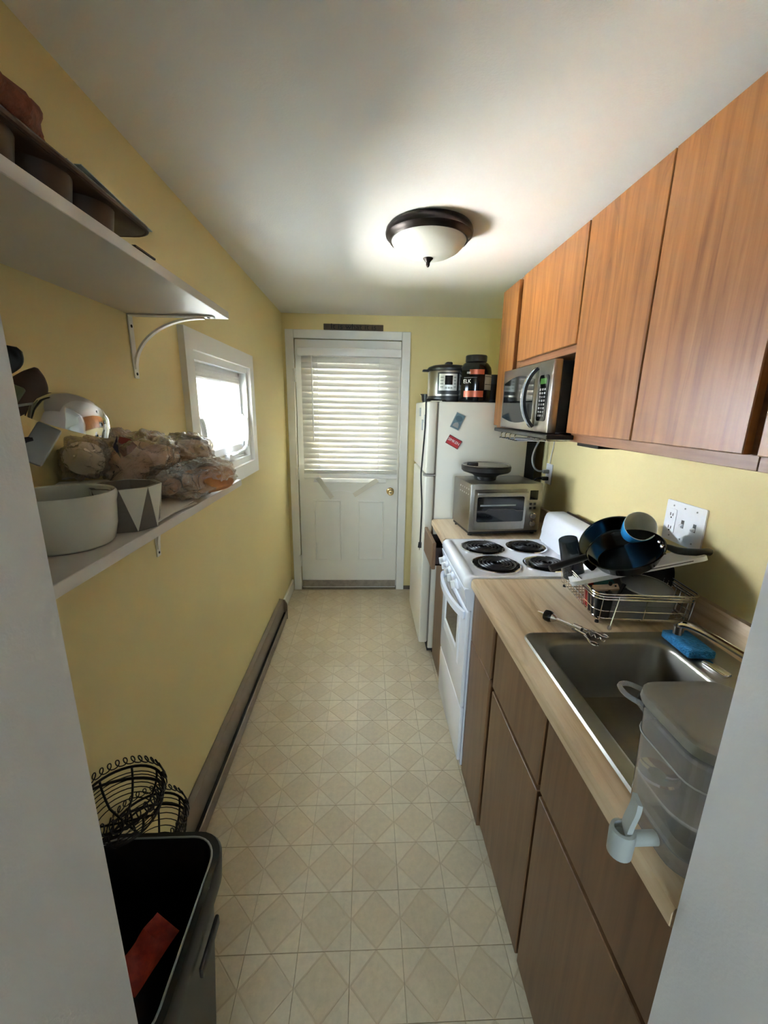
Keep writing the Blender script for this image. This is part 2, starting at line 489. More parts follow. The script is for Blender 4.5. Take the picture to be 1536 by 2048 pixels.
sbox('wall_hall_right', [(2.2, 2.3, -3.3, PY1, -0.1, ZC)], W_JAMB)
sbox('wall_hall_back', [(-2.2, -0.75, -3.3, -3.2, -0.1, ZC), (0.25, 2.2, -3.3, -3.2, -0.1, ZC), (-0.75, 0.25, -3.3, -3.2, -0.1, 0.95), (-0.75, 0.25, -3.3, -3.2, 1.95, ZC)], W_JAMB)
sbox('ground_yard', [(-16, -0.76, 1.1, 9, -0.55, -0.5)], SOIL)
sbox('ground_lawn', [(-0.76, 14, 3.5, 14, -0.55, -0.5), (-16, 14, -14, 1.1, -0.55, -0.5)], LAWN)
# sunlit white house across the yard, seen bleached through the window
nh = thing('neighbour_house', 'bleached white clapboard house seen through the left window', 'house', (-7.5, 4.0, -0.5))
MB().box(-9.0, -7.5, 1.8, 12.0, -0.5, 4.2).build('wall', SIDING, nh)
for k in range(24):
    MB().prism([(-7.5, -0.45+k*0.19), (-7.47, -0.45+k*0.19), (-7.5, -0.26+k*0.19)], 'y', 1.8, 12.0).build('clapboard', SIDING, nh)
for y in (5.4, 6.6, 9.0):
    f = MB().box(-7.48, -7.44, y, y+0.8, 0.9, 2.2).build('window', W_TRIM, nh)
    MB().box(-7.45, -7.435, y+0.08, y+0.72, 0.98, 2.12).build('pane', GREY_L, f)
w2 = senpty('added_hall_window', (-0.25, -3.25, 0.7))  # unseen window, added to bring daylight in from behind the camera
sbox('window_frame', [(-0.75, 0.25, -3.28, -3.2, 0.95, 1.0), (-0.75, 0.25, -3.28, -3.2, 1.90, 1.95), (-0.75, -0.70, -3.28, -3.2, 0.95, 1.95), (0.20, 0.25, -3.28, -3.2, 0.95, 1.95), (-0.28, -0.22, -3.28, -3.2, 0.95, 1.95)], W_TRIM, parent=w2)
sbox('pane', [(-0.70, 0.20, -3.245, -3.24, 1.0, 1.90)], GLASS, parent=w2)

sbox('horizon_blocker', [(-3.0, 7.0, 6.2, 6.3, -0.5, 2.9)], SHAPER)  # unseen slab, added to hide the horizon sky from the door
sbox('yard_light_blocker', [(-1.3, -1.2, 3.5, 6.2, -0.5, 2.32)], SHAPER)  # unseen slab, added to keep bright yard light off the blind
sbox('door_bounce_slab', [(-1.2, 4.5, 3.5, 6.2, -0.5, -0.2)], SHAPER)  # unseen pale slab, added to bounce some light back at the door
sbox('door_sky_blocker', [(-1.2, 4.5, 3.5, 5.6, 2.32, 2.40)], W_TRIM)  # unseen slab, added to cut the sky light on the blind
# ---- vinyl floor: every embossed six-inch square is a piece of its own
T = 0.1525
def tile_mesh():
    h, g = T/2, 0.0011
    bm = bmesh.new()
    a = h-g
    z0, z1 = -0.0028, 0.0
    d0, d1 = a-0.0035, a-0.0095       # diamond: groove between corner triangles and centre
    zg = -0.0009
    c = [bm.verts.new((sx*a, sy*a, z1)) for sx, sy in ((-1, -1), (1, -1), (1, 1), (-1, 1))]
    c0 = [bm.verts.new((sx*h, sy*h, z0)) for sx, sy in ((-1, -1), (1, -1), (1, 1), (-1, 1))]
    mids = [(0, -1), (1, 0), (0, 1), (-1, 0)]
    # points on the square's edges either side of each midpoint
    e = 0.0028
    pa = [bm.verts.new((mx*a - (e if my else 0)*(1 if my < 0 else -1), my*a - (e if mx else 0)*(1 if mx > 0 else -1), z1)) for mx, my in mids]
    pb = [bm.verts.new((mx*a + (e if my else 0)*(1 if my < 0 else -1), my*a + (e if mx else 0)*(1 if mx > 0 else -1), z1)) for mx, my in mids]
    gv = [bm.verts.new((mx*(a-0.001), my*(a-0.001), zg)) for mx, my in mids]
    dv = [bm.verts.new((mx*(a-0.0050), my*(a-0.0050), z1)) for mx, my in mids]
    def F(vs, mi):
        f = bm.faces.new(vs); f.material_index = mi
    for i in range(4):
        j = (i+1) % 4
        # corner between midpoint i and midpoint j is c[(i+1)%4]
        k = (i+1) % 4
        F((pb[i], c[k], pa[j]), 1)
        F((pb[i], pa[j], gv[j], gv[i]), 2)
        F((gv[i], gv[j], dv[j], dv[i]), 2)
        F((pa[i], pb[i], gv[i]), 2)
    F(dv, 0)
    for i in range(4):
        k = (i+1) % 4
        F((c0[i], c0[k], c[k], pb[i], pa[i], c[i]), 2)
    bmesh.ops.recalc_face_normals(bm, faces=bm.faces[:])
    me = bpy.data.meshes.new('tile'); bm.to_mesh(me); bm.free()
    for q in (TILE, TILE_C, TILE_E): me.materials.append(q)
    return me
TM = tile_mesh()
for iy in range(21):
    y0 = 1.161 - 6*T + iy*T
    for ix in range(8):
        x0 = -0.038 - 4*T + ix*T
        o = bpy.data.objects.new('tile', TM); COL.objects.link(o); o.parent = floor
        ya, yb = y0, min(y0+T, YB+0.0)
        xa, xb = max(x0, XL+0.001), x0+T
        if yb-ya < 0.01: continue
        o.location = ((xa+xb)/2, (ya+yb)/2, random.uniform(-0.0003, 0.0002))
        o.scale = ((xb-xa)/T, (yb-ya)/T, 1)

# ---- back door, its casing and sill
tr = senpty('trim_1', (-0.14, YB, 0), 'white painted casing around the back door')
sbox('casing_board', [(-0.617, -0.553, 3.332, YB, 0.0, 2.107)], W_TRIM, 0.003, tr)
sbox('casing_board', [(0.266, 0.332, 3.332, YB, 0.0, 2.107)], W_TRIM, 0.003, tr)
sbox('casing_board', [(-0.553, 0.266, 3.332, YB, 2.045, 2.107)], W_TRIM, 0.003, tr)
sbox('door_stop', [(-0.556, -0.53, 3.3982, 3.43, 0.0, 2.048), (0.243, 0.269, 3.3982, 3.43, 0.0, 2.048), (-0.556, 0.269, 3.3982, 3.43, 2.022, 2.048)], W_TRIM, 0, tr)
sbox('threshold', [(-0.556, 0.269, 3.335, 3.5, -0.05, 0.012)], SILL, 0.003, tr)
dr = senpty('door_1', (-0.14, 3.38, 0), 'white half-glass back door with two raised lower panels')
SY0, SY1 = 3.354, 3.398
GX0, GX1, GZ0, GZ1 = -0.40, 0.135, 0.975, 1.88
sbox('door_slab', [(-0.548, GX0, SY0, SY1, 0.0125, 2.04), (GX1, 0.261, SY0, SY1, 0.0125, 2.04), (GX0, GX1, SY0, SY1, 0.0125, GZ0), (GX0, GX1, SY0, SY1, GZ1, 2.04)], W_DOOR, 0, dr)
b = MB()
for q in ((GX0-0.03, GX0+0.012, GZ0-0.03, GZ1+0.03), (GX1-0.012, GX1+0.03, GZ0-0.03, GZ1+0.03), (GX0, GX1, GZ0-0.03, GZ0+0.012), (GX0, GX1, GZ1-0.012, GZ1+0.03)):
    b.box(q[0], q[1], 3.343, SY0+0.001, q[2], q[3], 0.003)
b.build('glass_frame', W_TRIM, dr)
MB().box(GX0, GX1, 3.374, 3.378, GZ0, GZ1).build('pane', GLASS, dr)
def raised_panel(x0, x1, z0, z1):
    def ring(i, y): return [Vector((x0+i, y, z0+i)), Vector((x1-i, y, z0+i)), Vector((x1-i, y, z1-i)), Vector((x0+i, y, z1-i))]
    return MB().loft([ring(0, SY0+0.001), ring(0.002, SY0-0.006), ring(0.010, SY0-0.008), ring(0.016, SY0-0.001), ring(0.024, SY0-0.001), ring(0.052, SY0-0.007)], cap0=False).build('raised_panel', W_DOOR, dr, 20)
raised_panel(-0.437, -0.203, 0.262, 0.80)
raised_panel(-0.071, 0.153, 0.262, 0.795)
sbox('door_sweep', [(-0.546, 0.259, 3.346, SY0, 0.022, 0.082)], DIRT, 0.002, dr)
for z in (1.78, 1.02, 0.27):
    b = MB().box(-0.570, -0.549, 3.328, 3.346, z-0.045, z+0.045, 0.002)
    b.cyl((-0.551, 3.331, z-0.05), (-0.551, 3.331, z+0.05), 0.007, n=10)
    b.build('hinge', W_TRIM, dr)
kn = MB().lathe([(0.031, 0), (0.031, 0.004), (0.024, 0.009), (0.012, 0.012), (0.011, 0.03), (0.02, 0.036), (0.0265, 0.046), (0.026, 0.058), (0.018, 0.066), (0.008, 0.067)], 28, orient((0.2, SY0, 0.876), (0, -1, 0)), False, True).build('door_knob', BRASS, dr)
MB().box(-0.003, 0.003, -0.006, 0.006, 0.067, 0.0695, M=orient((0.2, SY0, 0.876), (0, -1, 0))).build('keyway', BLACK, kn)

sg = thing('wall_sign', 'narrow dark wooden sign reading It is what it is above the back door', 'sign', (-0.10, 3.34, 2.107))
MB().box(-0.326, 0.122, 3.331, YB, 2.1075, 2.150, 0.002).build('board', SIGN, sg)
text('It is what it is', 0.052, orient((-0.102, 3.3305, 2.131), (0, -1, 0), (1, 0, 0)), SIGN_T, sg, 'lettering', 0.0008, 1.0, 1.22)

# ---- venetian blind on the door
bl = thing('window_blind', 'white horizontal slat blind covering the glass of the back door', 'blind', (-0.13, 3.30, 1.0))
MB().box(-0.520, 0.259, 3.262, 3.344, 1.916, 1.972, 0.004, 2).build('valance', PLASTIC_W, bl)
n_s = 20
slat = None
ang = R(63)
for i in range(n_s):
    z = 1.893 - i*0.0425
    if slat is None:
        b = MB(); k = 6; rings = []
        for xx in (-0.372, 0.372):
            top = []; bot = []
            for j in range(k+1):
                u = -0.025+0.05*j/k; w = 0.0028*(1-(u/0.025)**2)
                top.append(Vector((xx, u, w+0.0012))); bot.append(Vector((xx, u, w-0.0012)))
            rings.append(top+bot[::-1])
        b.loft(rings, M=Matrix.Rotation(ang, 4, 'X'))
        slat = b.build('slat', SLAT, bl)
        o = slat
    else:
        o = slat.copy(); COL.objects.link(o); o.parent = bl
    o.location = Vector((-0.125, 3.303, z+random.uniform(-0.0012, 0.0012))) - bl.location
    o.rotation_euler = (random.uniform(-0.03, 0.03), 0, 0)
for k in range(4):
    MB().box(-0.497, 0.247, 3.279, 3.329, 1.0335+k*0.0065, 1.0385+k*0.0065, 0.001).build('stacked_slat', SLAT, bl)
MB().box(-0.498, 0.248, 3.277, 3.331, 0.992, 1.031, 0.004, 2).build('bottom_rail', PLASTIC_W, bl)
for x in (-0.373, 0.095):
    for yy in (3.276, 3.331):
        MB().tube([(x, yy, 1.0), (x, yy, 1.92)], 0.0014, 6).build('ladder_cord', PLASTIC_W, bl)
MB().tube([(-0.414, 3.268, 1.925), (-0.412, 3.262, 1.6), (-0.409, 3.258, 1.29)], 0.0045, 8).build('tilt_wand', PLASTIC_W, bl)
MB().box(-0.10, 0.10, -0.019, 0.019, -0.0012, 0.0012, 0.0008, M=orient((-0.333, 3.300, 0.908), (0.10, -1, 0.12), (0.115, 0, -0.168))).build('loose_strap', STRAP, bl)
MB().box(-0.115, 0.115, -0.019, 0.019, -0.0012, 0.0012, 0.0008, M=orient((-0.004, 3.300, 0.914), (-0.10, -1, 0.12), (0.19, 0, 0.127))).build('loose_strap', STRAP, bl)
MB().tube(bez((-0.30, 3.325, 0.868), (-0.24, 3.33, 0.895), (-0.17, 3.33, 0.882), (-0.10, 3.325, 0.862)), 0.0012, 5).build('cord', PLASTIC_W, bl)

# ---- awning window in the left wall
wn = senpty('window_1', (XL, 1.95, WZ0), 'white framed awning window over the shelf end')
CY0, CY1, CZ0, CZ1 = 1.518, 2.386, 1.187, 1.804
def wfr(y0, y1, z0, z1, w, xa, xb, name, m, bev=0.003):
    # mitred frame of four boards
    for (a, c) in (('l', 0), ('r', 0), ('b', 0), ('t', 0)):
        if a == 'l': p = [(y0, z0), (y0+w, z0+w), (y0+w, z1-w), (y0, z1)]
        if a == 'r': p = [(y1-w, z0+w), (y1, z0), (y1, z1), (y1-w, z1-w)]
        if a == 'b': p = [(y0, z0), (y1, z0), (y1-w, z0+w), (y0+w, z0+w)]
        if a == 't': p = [(y0+w, z1-w), (y1-w, z1-w), (y1, z1), (y0, z1)]
        MB().prism(p, 'x', xa, xb).build(name, m, wn, 20)
wfr(CY0, CY1, CZ0, CZ1, 0.068, XL, XL+0.022, 'casing_board', W_TRIM)
wfr(WY0, WY1, WZ0, WZ1, 0.03, -0.70, XL+0.004, 'jamb_liner', W_TRIM)
sbox('stop_frame', [(-0.76, -0.672, WY0, WY0+0.05, WZ0, WZ1), (-0.76, -0.672, WY1-0.05, WY1, WZ0, WZ1), (-0.76, -0.672, WY0, WY1, WZ0, WZ0+0.05), (-0.76, -0.672, WY0, WY1, WZ1-0.05, WZ1)], PLASTIC_W, 0.002, wn)
GY0, GY1, GA, GB = 1.71, 2.262, 1.352, 1.645
b = MB()
for q in ((1.645, GY0, 1.285, 1.69), (GY1, 2.275, 1.285, 1.69), (GY0, GY1, 1.285, GA), (GY0, GY1, GB, 1.69)):
    b.box(-0.73, -0.664, q[0], q[1], q[2], q[3], 0.003)
b.build('sash', PLASTIC_W, wn)
MB().box(-0.702, -0.698, GY0, GY1, GA, GB).build('pane', GLASS, wn)
for z in (1.665, 1.30):   # thin raised ridges across the sash
    for k in range(3):
        MB().box(-0.664, -0.660, 1.66, 2.262, z-0.014+k*0.014, z-0.008+k*0.014, 0.001).build('sash_ridge', PLASTIC_W, wn)
for yy, s in ((1.672, 1), (2.268, -1)):
    b = MB().box(-0.664, -0.650, yy-0.012, yy+0.012, 1.36, 1.50, 0.004)
    b.tube(bez((-0.648, yy, 1.49), (-0.634, yy+0.002*s, 1.47), (-0.634, yy+0.002*s, 1.40), (-0.646, yy, 1.335)), 0.010, 8)
    b.build('latch_lever', PLASTIC_W, wn)
b = MB().box(-0.664, -0.635, 1.95, 2.07, 1.292, 1.322, 0.008, 2)
b.tube([(-0.64, 1.985, 1.312), (-0.615, 2.0, 1.322), (-0.605, 2.06, 1.33), (-0.602, 2.10, 1.345)], 0.008, 8)
b.build('crank_handle', PLASTIC_W, wn)

# ---- baseboard and baseboard heater on the left wall
sbox('baseboard_left', [(XL, -0.622, 2.86, YB, 0.0, 0.09)], W_TRIM, 0.003)
sbox('baseboard_back', [(0.332, XR, 3.338, YB, 0.0, 0.03)], SILL, 0.0)
ht = thing('baseboard_heater', 'long taupe metal baseboard heater along the yellow left wall', 'heater', (-0.61, 1.8, 0))
hy0, hy1 = 0.42, 2.832
MB().prism([(XL, 0.015), (-0.632, 0.015), (-0.632, 0.155), (XL, 0.155)], 'y', hy0, hy1).build('back_plate', HEATER, ht)
MB().prism([(-0.634, 0.158), (-0.634, 0.150), (-0.618, 0.146), (-0.610, 0.136), (-0.610, 0.058), (-0.606, 0.058), (-0.606, 0.139), (-0.614, 0.154)], 'y', hy0, hy1).build('top_cover', HEATER, ht)
MB().prism([(-0.632, 0.012), (-0.584, 0.012), (-0.584, 0.068), (-0.588, 0.070), (-0.588, 0.020), (-0.632, 0.020)], 'y', hy0, hy1).build('lower_panel', HEATER, ht)
MB().box(-0.630, -0.5885, hy0, hy1-0.012, 0.020, 0.052).build('slot_shade', BLACK_M, ht)  # solid black block gives the heater slot its shade by colour
MB().prism([(XL, 0.0), (-0.582, 0.0), (-0.582, 0.120), (-0.600, 0.152), (XL, 0.160)], 'y', hy1-0.012, hy1).build('end_cap', HEATER, ht)

# ---- ceiling light
cl = thing('ceiling_light', 'round flush ceiling light with bronze ring and frosted bowl', 'lamp', (0.236, 1.79, ZC))
LM = Matrix.Translation((0.236, 1.79, ZC))
MB().lathe([(0.02, -0.001), (0.158, -0.001), (0.165, -0.010), (0.168, -0.022), (0.166, -0.032), (0.158, -0.038), (0.155, -0.044), (0.150, -0.050), (0.143, -0.048), (0.14, -0.03)], 56, LM).build('canopy_ring', BRONZE, cl)
MB().lathe([(0.146, -0.044), (0.138, -0.060), (0.12, -0.078), (0.09, -0.094), (0.05, -0.104), (0.012, -0.107)], 56, LM, False, True).build('glass_bowl', FROST, cl)
MB().lathe([(0.020, -0.104), (0.019, -0.109), (0.010, -0.118), (0.0075, -0.122), (0.0075, -0.130), (0.005, -0.136), (0.002, -0.138)], 20, LM, True, True).build('finial', BRONZE, cl)

# ================================================================== upper cabinets
def upper(label, y0, y1, z0, z1, doors, dz0, dz1):
    t = thing('wall_cabinet', label, 'cabinet', (0.88, (y0+y1)/2, z0))
    MB().box(0.735, XR, y0, y1, z0, z1, 0.001).build('body', OAK_H, t)
    for a, c in doors:
        d = MB().box(0.715, 0.7345, a, c, dz0, dz1, 0.002).build('door', OAK, t)
    return t
upper('oak wall cabinet nearest the white opening, seen only as a sliver', 0.378, 0.739, 1.438, 2.154, [(0.385, 0.728)], 1.468, 2.142)
upper('tall two-door oak wall cabinet above the sink', 0.741, 1.474, 1.438, 2.154, [(0.757, 1.099), (1.104, 1.472)], 1.468, 2.142)
upper('short oak wall cabinet directly above the microwave', 1.476, 2.066, 1.745, 2.154, [(1.482, 2.052)], 1.770, 2.142)
upper('narrow tall oak wall cabinet beside the refrigerator', 2.068, 2.342, 1.45, 2.154, [(2.108, 2.338)], 1.463, 2.142)

# ================================================================== base cabinets and worktops
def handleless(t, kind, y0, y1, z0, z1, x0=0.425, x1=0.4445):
    return MB().box(x0, x1, y0, y1, z0, z1, 0.002).build(kind, OAK_SHADE, t)
sb = thing('base_cabinet', 'brown two-door sink base cabinet with false drawer fronts', 'cabinet', (0.7, 0.78, 0))
b = MB().box(0.445, 0.463, 0.38, 1.184, 0.075, 0.872)
b.box(0.445, 1.035, 0.38, 0.396, 0.075, 0.872).box(0.445, 1.035, 1.168, 1.184, 0.075, 0.872).box(0.445, 1.035, 0.38, 1.184, 0.075, 0.09)
b.build('body', OAK_IN, sb)
MB().box(0.50, 0.52, 0.38, 1.184, 0, 0.075).build('toe_kick', BLACK_M, sb)
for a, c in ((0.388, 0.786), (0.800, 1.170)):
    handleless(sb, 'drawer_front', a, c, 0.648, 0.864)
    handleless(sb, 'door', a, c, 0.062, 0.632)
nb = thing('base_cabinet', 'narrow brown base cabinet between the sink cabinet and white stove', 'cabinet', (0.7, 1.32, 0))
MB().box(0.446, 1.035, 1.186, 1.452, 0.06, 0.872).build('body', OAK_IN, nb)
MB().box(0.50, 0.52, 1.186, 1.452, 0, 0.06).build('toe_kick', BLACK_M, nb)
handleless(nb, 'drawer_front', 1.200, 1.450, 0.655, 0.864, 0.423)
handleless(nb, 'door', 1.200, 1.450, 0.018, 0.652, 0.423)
fb = thing('base_cabinet', 'brown base cabinet with its drawer pulled open beside the refrigerator', 'cabinet', (0.7, 2.13, 0))
b = MB().box(0.445, 0.463, 1.955, 2.325, 0.06, 0.872)
b.box(0.445, 1.035, 1.955, 1.97, 0.06, 0.872).box(0.445, 1.035, 2.31, 2.325, 0.06, 0.872).box(0.445, 1.035, 1.955, 2.325, 0.06, 0.075)
b.build('body', OAK_SHADE, fb)
MB().box(0.50, 0.52, 1.955, 2.325, 0, 0.06).build('toe_kick', BLACK_M, fb)
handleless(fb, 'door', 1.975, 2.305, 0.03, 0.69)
dw = MB().box(0.338, 0.357, 1.965, 2.262, 0.742, 0.886, 0.003).build('drawer_front', OAK_SHADE, fb)
b = MB().box(0.357, 0.445, 1.99, 2.0, 0.755, 0.85).box(0.357, 0.445, 2.225, 2.235, 0.755, 0.85).box(0.357, 0.445, 1.99, 2.235, 0.755, 0.763)
b.build('drawer_box', OAK_IN, dw)

def nose(b, y0, y1, x0, x1):
    # post-formed front edge, rounded
    p = [(x1, 0.876), (x0+0.004, 0.876), (x0, 0.880), (x0, 0.902), (x0+0.004, 0.910), (x0+0.012, 0.914), (x1, 0.914)]
    return b.prism(p, 'y', y0, y1)
SX0, SX1, SYA, SYB = 0.452, 0.978, 0.425, 1.054
ct = thing('countertop', 'butcher-block laminate worktop holding the sink and dish rack', 'countertop', (0.72, 0.9, 0.876))
b = MB(); nose(b, 0.380, 1.449, 0.406, 0.468)
b.box(0.468, 0.962, 1.038, 1.449, 0.876, 0.914).box(0.468, 0.962, 0.380, 0.441, 0.876, 0.914).box(0.962, 1.039, 0.380, 1.449, 0.876, 0.914)
b.build('slab', LAM, ct)
MB().prism([(1.018, 0.914), (1.012, 0.922), (1.018, 0.94), (1.019, 0.985), (1.024, 0.994), (1.039, 0.996), (1.039, 0.914)], 'y', 0.380, 1.449).build('backsplash', LAM, ct)
ct2 = thing('countertop', 'short butcher-block laminate worktop under the toaster oven', 'countertop', (0.72, 2.13, 0.876))
b = MB(); nose(b, 1.953, 2.330, 0.388, 1.039)
b.build('slab', LAM, ct2)
MB().box(1.019, 1.039, 1.953, 2.330, 0.914, 0.996, 0.003).build('backsplash', LAM, ct2)

# ---- sink, faucet, sponge
sk = thing('kitchen_sink', 'stainless steel drop-in single bowl sink', 'sink', (0.7, 0.74, 0.914))
BX0, BX1, BY0, BY1 = 0.500, 0.842, 0.472, 1.012
rg = [rr(SX0, SX1, SYA, SYB, 0.03, 0.9142, 6), rr(SX0+0.004, SX1-0.004, SYA+0.004, SYB-0.004, 0.03, 0.9195, 6), rr(SX0+0.016, SX1-0.012, SYA+0.014, SYB-0.014, 0.03, 0.9185, 6),
      rr(SX0+0.020, SX1-0.016, SYA+0.018, SYB-0.018, 0.03, 0.9155, 6), rr(BX0-0.012, BX1+0.012, BY0-0.012, BY1+0.012, 0.06, 0.9155, 6),
      rr(BX0-0.004, BX1+0.004, BY0-0.004, BY1+0.004, 0.06, 0.912, 6), rr(BX0, BX1, BY0, BY1, 0.06, 0.902, 6), rr(BX0+0.012, BX1-0.012, BY0+0.012, BY1-0.012, 0.06, 0.775, 6),
      rr(BX0+0.024, BX1-0.024, BY0+0.024, BY1-0.024, 0.05, 0.748, 6), rr(BX0+0.05, BX1-0.05, BY0+0.05, BY1-0.05, 0.04, 0.742, 6)]
MB().loft(rg, cap0=False).build('basin', STEEL_D, sk, 50)
MB().lathe([(0.045, 0.744), (0.040, 0.747), (0.03, 0.743), (0.005, 0.741)], 24, Matrix.Translation((0.67, 0.74, 0)), False, True).build('drain', CHROME, sk)
fc = thing('faucet', 'low chrome kitchen faucet with a lever behind the sink', 'faucet', (0.925, 0.72, 0.9155))
MB().loft([rr(0.888, 0.962, 0.60, 0.84, 0.03, 0.916), rr(0.890, 0.960, 0.602, 0.838, 0.03, 0.926), rr(0.898, 0.952, 0.61, 0.83, 0.026, 0.932)]).build('deck_plate', CHROME, fc)
MB().lathe([(0.026, 0.931), (0.024, 0.955), (0.018, 0.975), (0.010, 0.984)], 20, Matrix.Translation((0.925, 0.72, 0)), False, True).build('body', CHROME, fc)
sp = spline([(0.925, 0.72, 0.968), (0.908, 0.77, 0.985), (0.886, 0.83, 0.995), (0.866, 0.90, 1.002), (0.853, 0.95, 0.998), (0.849, 0.968, 0.985), (0.849, 0.969, 0.972)], 5)
MB().tube(sp, 0.009, 10, radii=[0.0115-0.003*min(1, i/12) for i in range(len(sp))]).build('spout', CHROME, fc)
MB().cyl((0.849, 0.969, 0.984), (0.849, 0.969, 0.962), 0.0125, n=16).build('aerator', CHROME, fc)
MB().ribbon([(0.925, 0.70, 0.990), (0.912, 0.66, 0.997), (0.897, 0.60, 1.004)], (1, 0.3, 0), 0.018, 0.008).build('lever', CHROME, fc)
MB().box(-0.012, 0.012, -0.032, 0.032, 0, 0.012, 0.004, 2, M=Matrix.Translation((0.880, 0.868, 0.9160)) @ Matrix.Rotation(R(8), 4, 'Z')).build('side_lever', CHROME, fc)
sn = MB().box(-0.036, 0.036, -0.056, 0.056, 0, 0.022, 0.004, 2, M=Matrix.Translation((0.886, 0.972, 0.9175)) @ Matrix.Rotation(R(-4), 4, 'Z') @ Matrix.Shear('XY', 4, (0, 0)) )
for v in sn.bm.verts: v.co += Vector((noise.noise(v.co*60)*0.003, noise.noise(v.co*60+Vector((9, 0, 0)))*0.003, 0))
tag(sn.build('sponge', SPONGE), 'bright blue damp sponge on the sink ledge', 'sponge')

# ================================================================== stove
st = thing('stove', 'white narrow electric coil stove between the two worktops', 'stove', (0.7, 1.70, 0))
Y0, Y1 = 1.458, 1.948
MB().box(0.418, 0.985, Y0+0.004, Y1-0.004, 0.03, 0.872).build('body', ENAMEL, st)
# cooktop: shallow tray with rolled rim, rounded front
rg = [rr(0.386, 0.985, Y0, Y1, 0.02, 0.868), rr(0.380, 0.985, Y0-0.001, Y1+0.001, 0.022, 0.885), rr(0.382, 0.985, Y0, Y1, 0.022, 0.905), rr(0.392, 0.982, Y0+0.008, Y1-0.008, 0.02, 0.917),
      rr(0.420, 0.978, Y0+0.018, Y1-0.018, 0.02, 0.917), rr(0.425, 0.974, Y0+0.022, Y1-0.022, 0.018, 0.912)]
MB().loft(rg).build('cooktop', ENAMEL, st, 50)
# back guard
MB().prism([(0.876, 0.912), (0.884, 0.952), (0.882, 0.965), (0.892, 1.03), (0.90, 1.050), (0.915, 1.058), (0.985, 1.060), (0.985, 0.912)], 'y', Y0, Y1).build('backguard', ENAMEL, st, 50)
# sloped control panel
MB().prism([(0.425, 0.775), (0.402, 0.775), (0.398, 0.782), (0.384, 0.862), (0.388, 0.868), (0.425, 0.868)], 'y', Y0, Y1).build('control_panel', ENAMEL, st, 20)
pn = Vector((-0.985, 0, -0.172)).normalized()
for y in (1.895, 1.828, 1.757, 1.688, 1.612):
    M_ = orient((0.3925, y, 0.822), pn, (0, 0, 1))
    k = MB().lathe([(0.023, 0), (0.024, 0.006), (0.019, 0.010), (0.016, 0.013)], 24, M_, False, True).build('knob', ENAMEL, st)
    MB().box(-0.017, 0.017, -0.006, 0.006, 0.011, 0.030, 0.002, M=M_).build('grip', PLASTIC_W, k)
    MB().prism([(0.0285*math.cos(R(a)), 0.0285*math.sin(R(a))) for a in range(200, 341, 14)]+[(0.0245*math.cos(R(a)), 0.0245*math.sin(R(a))) for a in range(340, 199, -14)], 'z', 0.0, 0.0007, M=M_).build('dial_marking', BLACK, k)
for y in (1.935, 1.545):
    MB().lathe([(0.004, 0), (0.003, 0.002)], 10, orient((0.391, y, 0.832), pn), False, True).build('indicator', BLACK, st)
# oven door with window and curved handle
od = MB().box(0.400, 0.4175, Y0+0.002, Y1-0.002, 0.325, 0.770, 0.008, 3).build('oven_door', ENAMEL, st)
def ring4(y0, y1, z0, z1, x): return [Vector((x, y0, z0)), Vector((x, y1, z0)), Vector((x, y1, z1)), Vector((x, y0, z1))]
MB().loft([ring4(1.545, 1.865, 0.470, 0.735, 0.401), ring4(1.556, 1.854, 0.482, 0.722, 0.394), ring4(1.585, 1.842, 0.530, 0.70, 0.394), ring4(1.596, 1.832, 0.542, 0.69, 0.3995)], cap0=False, cap1=False).build('window_frame', ENAMEL, od, 20)
MB().box(0.3985, 0.401, 1.596, 1.832, 0.542, 0.69).build('pane', DARK_G, od)
hp = bez((0.398, Y0+0.028, 0.742), (0.345, Y0+0.10, 0.757), (0.345, Y1-0.10, 0.757), (0.398, Y1-0.028, 0.742), 18)
MB().ribbon(hp, (0, 0, 1), 0.030, 0.014).build('handle', ENAMEL, od, 50)
MB().box(0.402, 0.4175, Y0+0.002, Y1-0.002, 0.055, 0.318, 0.007, 3).build('storage_drawer', ENAMEL, st)
for y in (Y0+0.04, Y1-0.04):
    MB().lathe([(0.016, 0), (0.016, 0.012), (0.008, 0.014), (0.008, 0.032)], 12, Matrix.Translation((0.445, y, 0)), True, True).build('foot', BLACK, st)
    MB().lathe([(0.016, 0), (0.016, 0.012), (0.008, 0.014), (0.008, 0.032)], 12, Matrix.Translation((0.95, y, 0)), True, True).build('foot', BLACK, st)
for x, y, r in ((0.548, 1.814, 0.093), (0.762, 1.826, 0.085), (0.546, 1.598, 0.093), (0.762, 1.602, 0.085)):
    M_ = Matrix.Translation((x, y, 0.912))
    q = MB().lathe([(r+0.006, 0.0005), (r+0.006, 0.004), (r, 0.005), (r-0.004, 0.003), (r-0.02, 0.0022), (0.01, 0.0014)], 40, M_, False, True).build('drip_pan', DRIP, st)
    MB().lathe([(r+0.009, 0.0003), (r+0.009, 0.005), (r+0.004, 0.0068), (r-0.001, 0.005)], 44, M_).build('trim_ring', CHROME, q)
    pts = []
    turns = 4.2
    for i in range(int(turns*26)+1):
        a = 2*math.pi*i/26; rad = 0.014+(r-0.012-0.014)*i/(turns*26)
        pts.append(Vector((x+rad*math.cos(a), y+rad*math.sin(a), 0.922)))
    MB().tube(pts, 0.0048, 6).build('heating_coil', COIL, q)
    b = MB()
    for k in range(3):
        a = R(90+120*k); b.box(0.005, r-0.004, -0.002, 0.002, 0.002, 0.0065, M=M_ @ Matrix.Rotation(a, 4, 'Z'))
    b.build('coil_support', DRIP, q)
MB().box(0.986, 0.994, 1.47, 1.92, 1.050, 1.0665).build('rear_strip', OAK_IN, st)  # dark strip standing along the rear top edge of the backguard

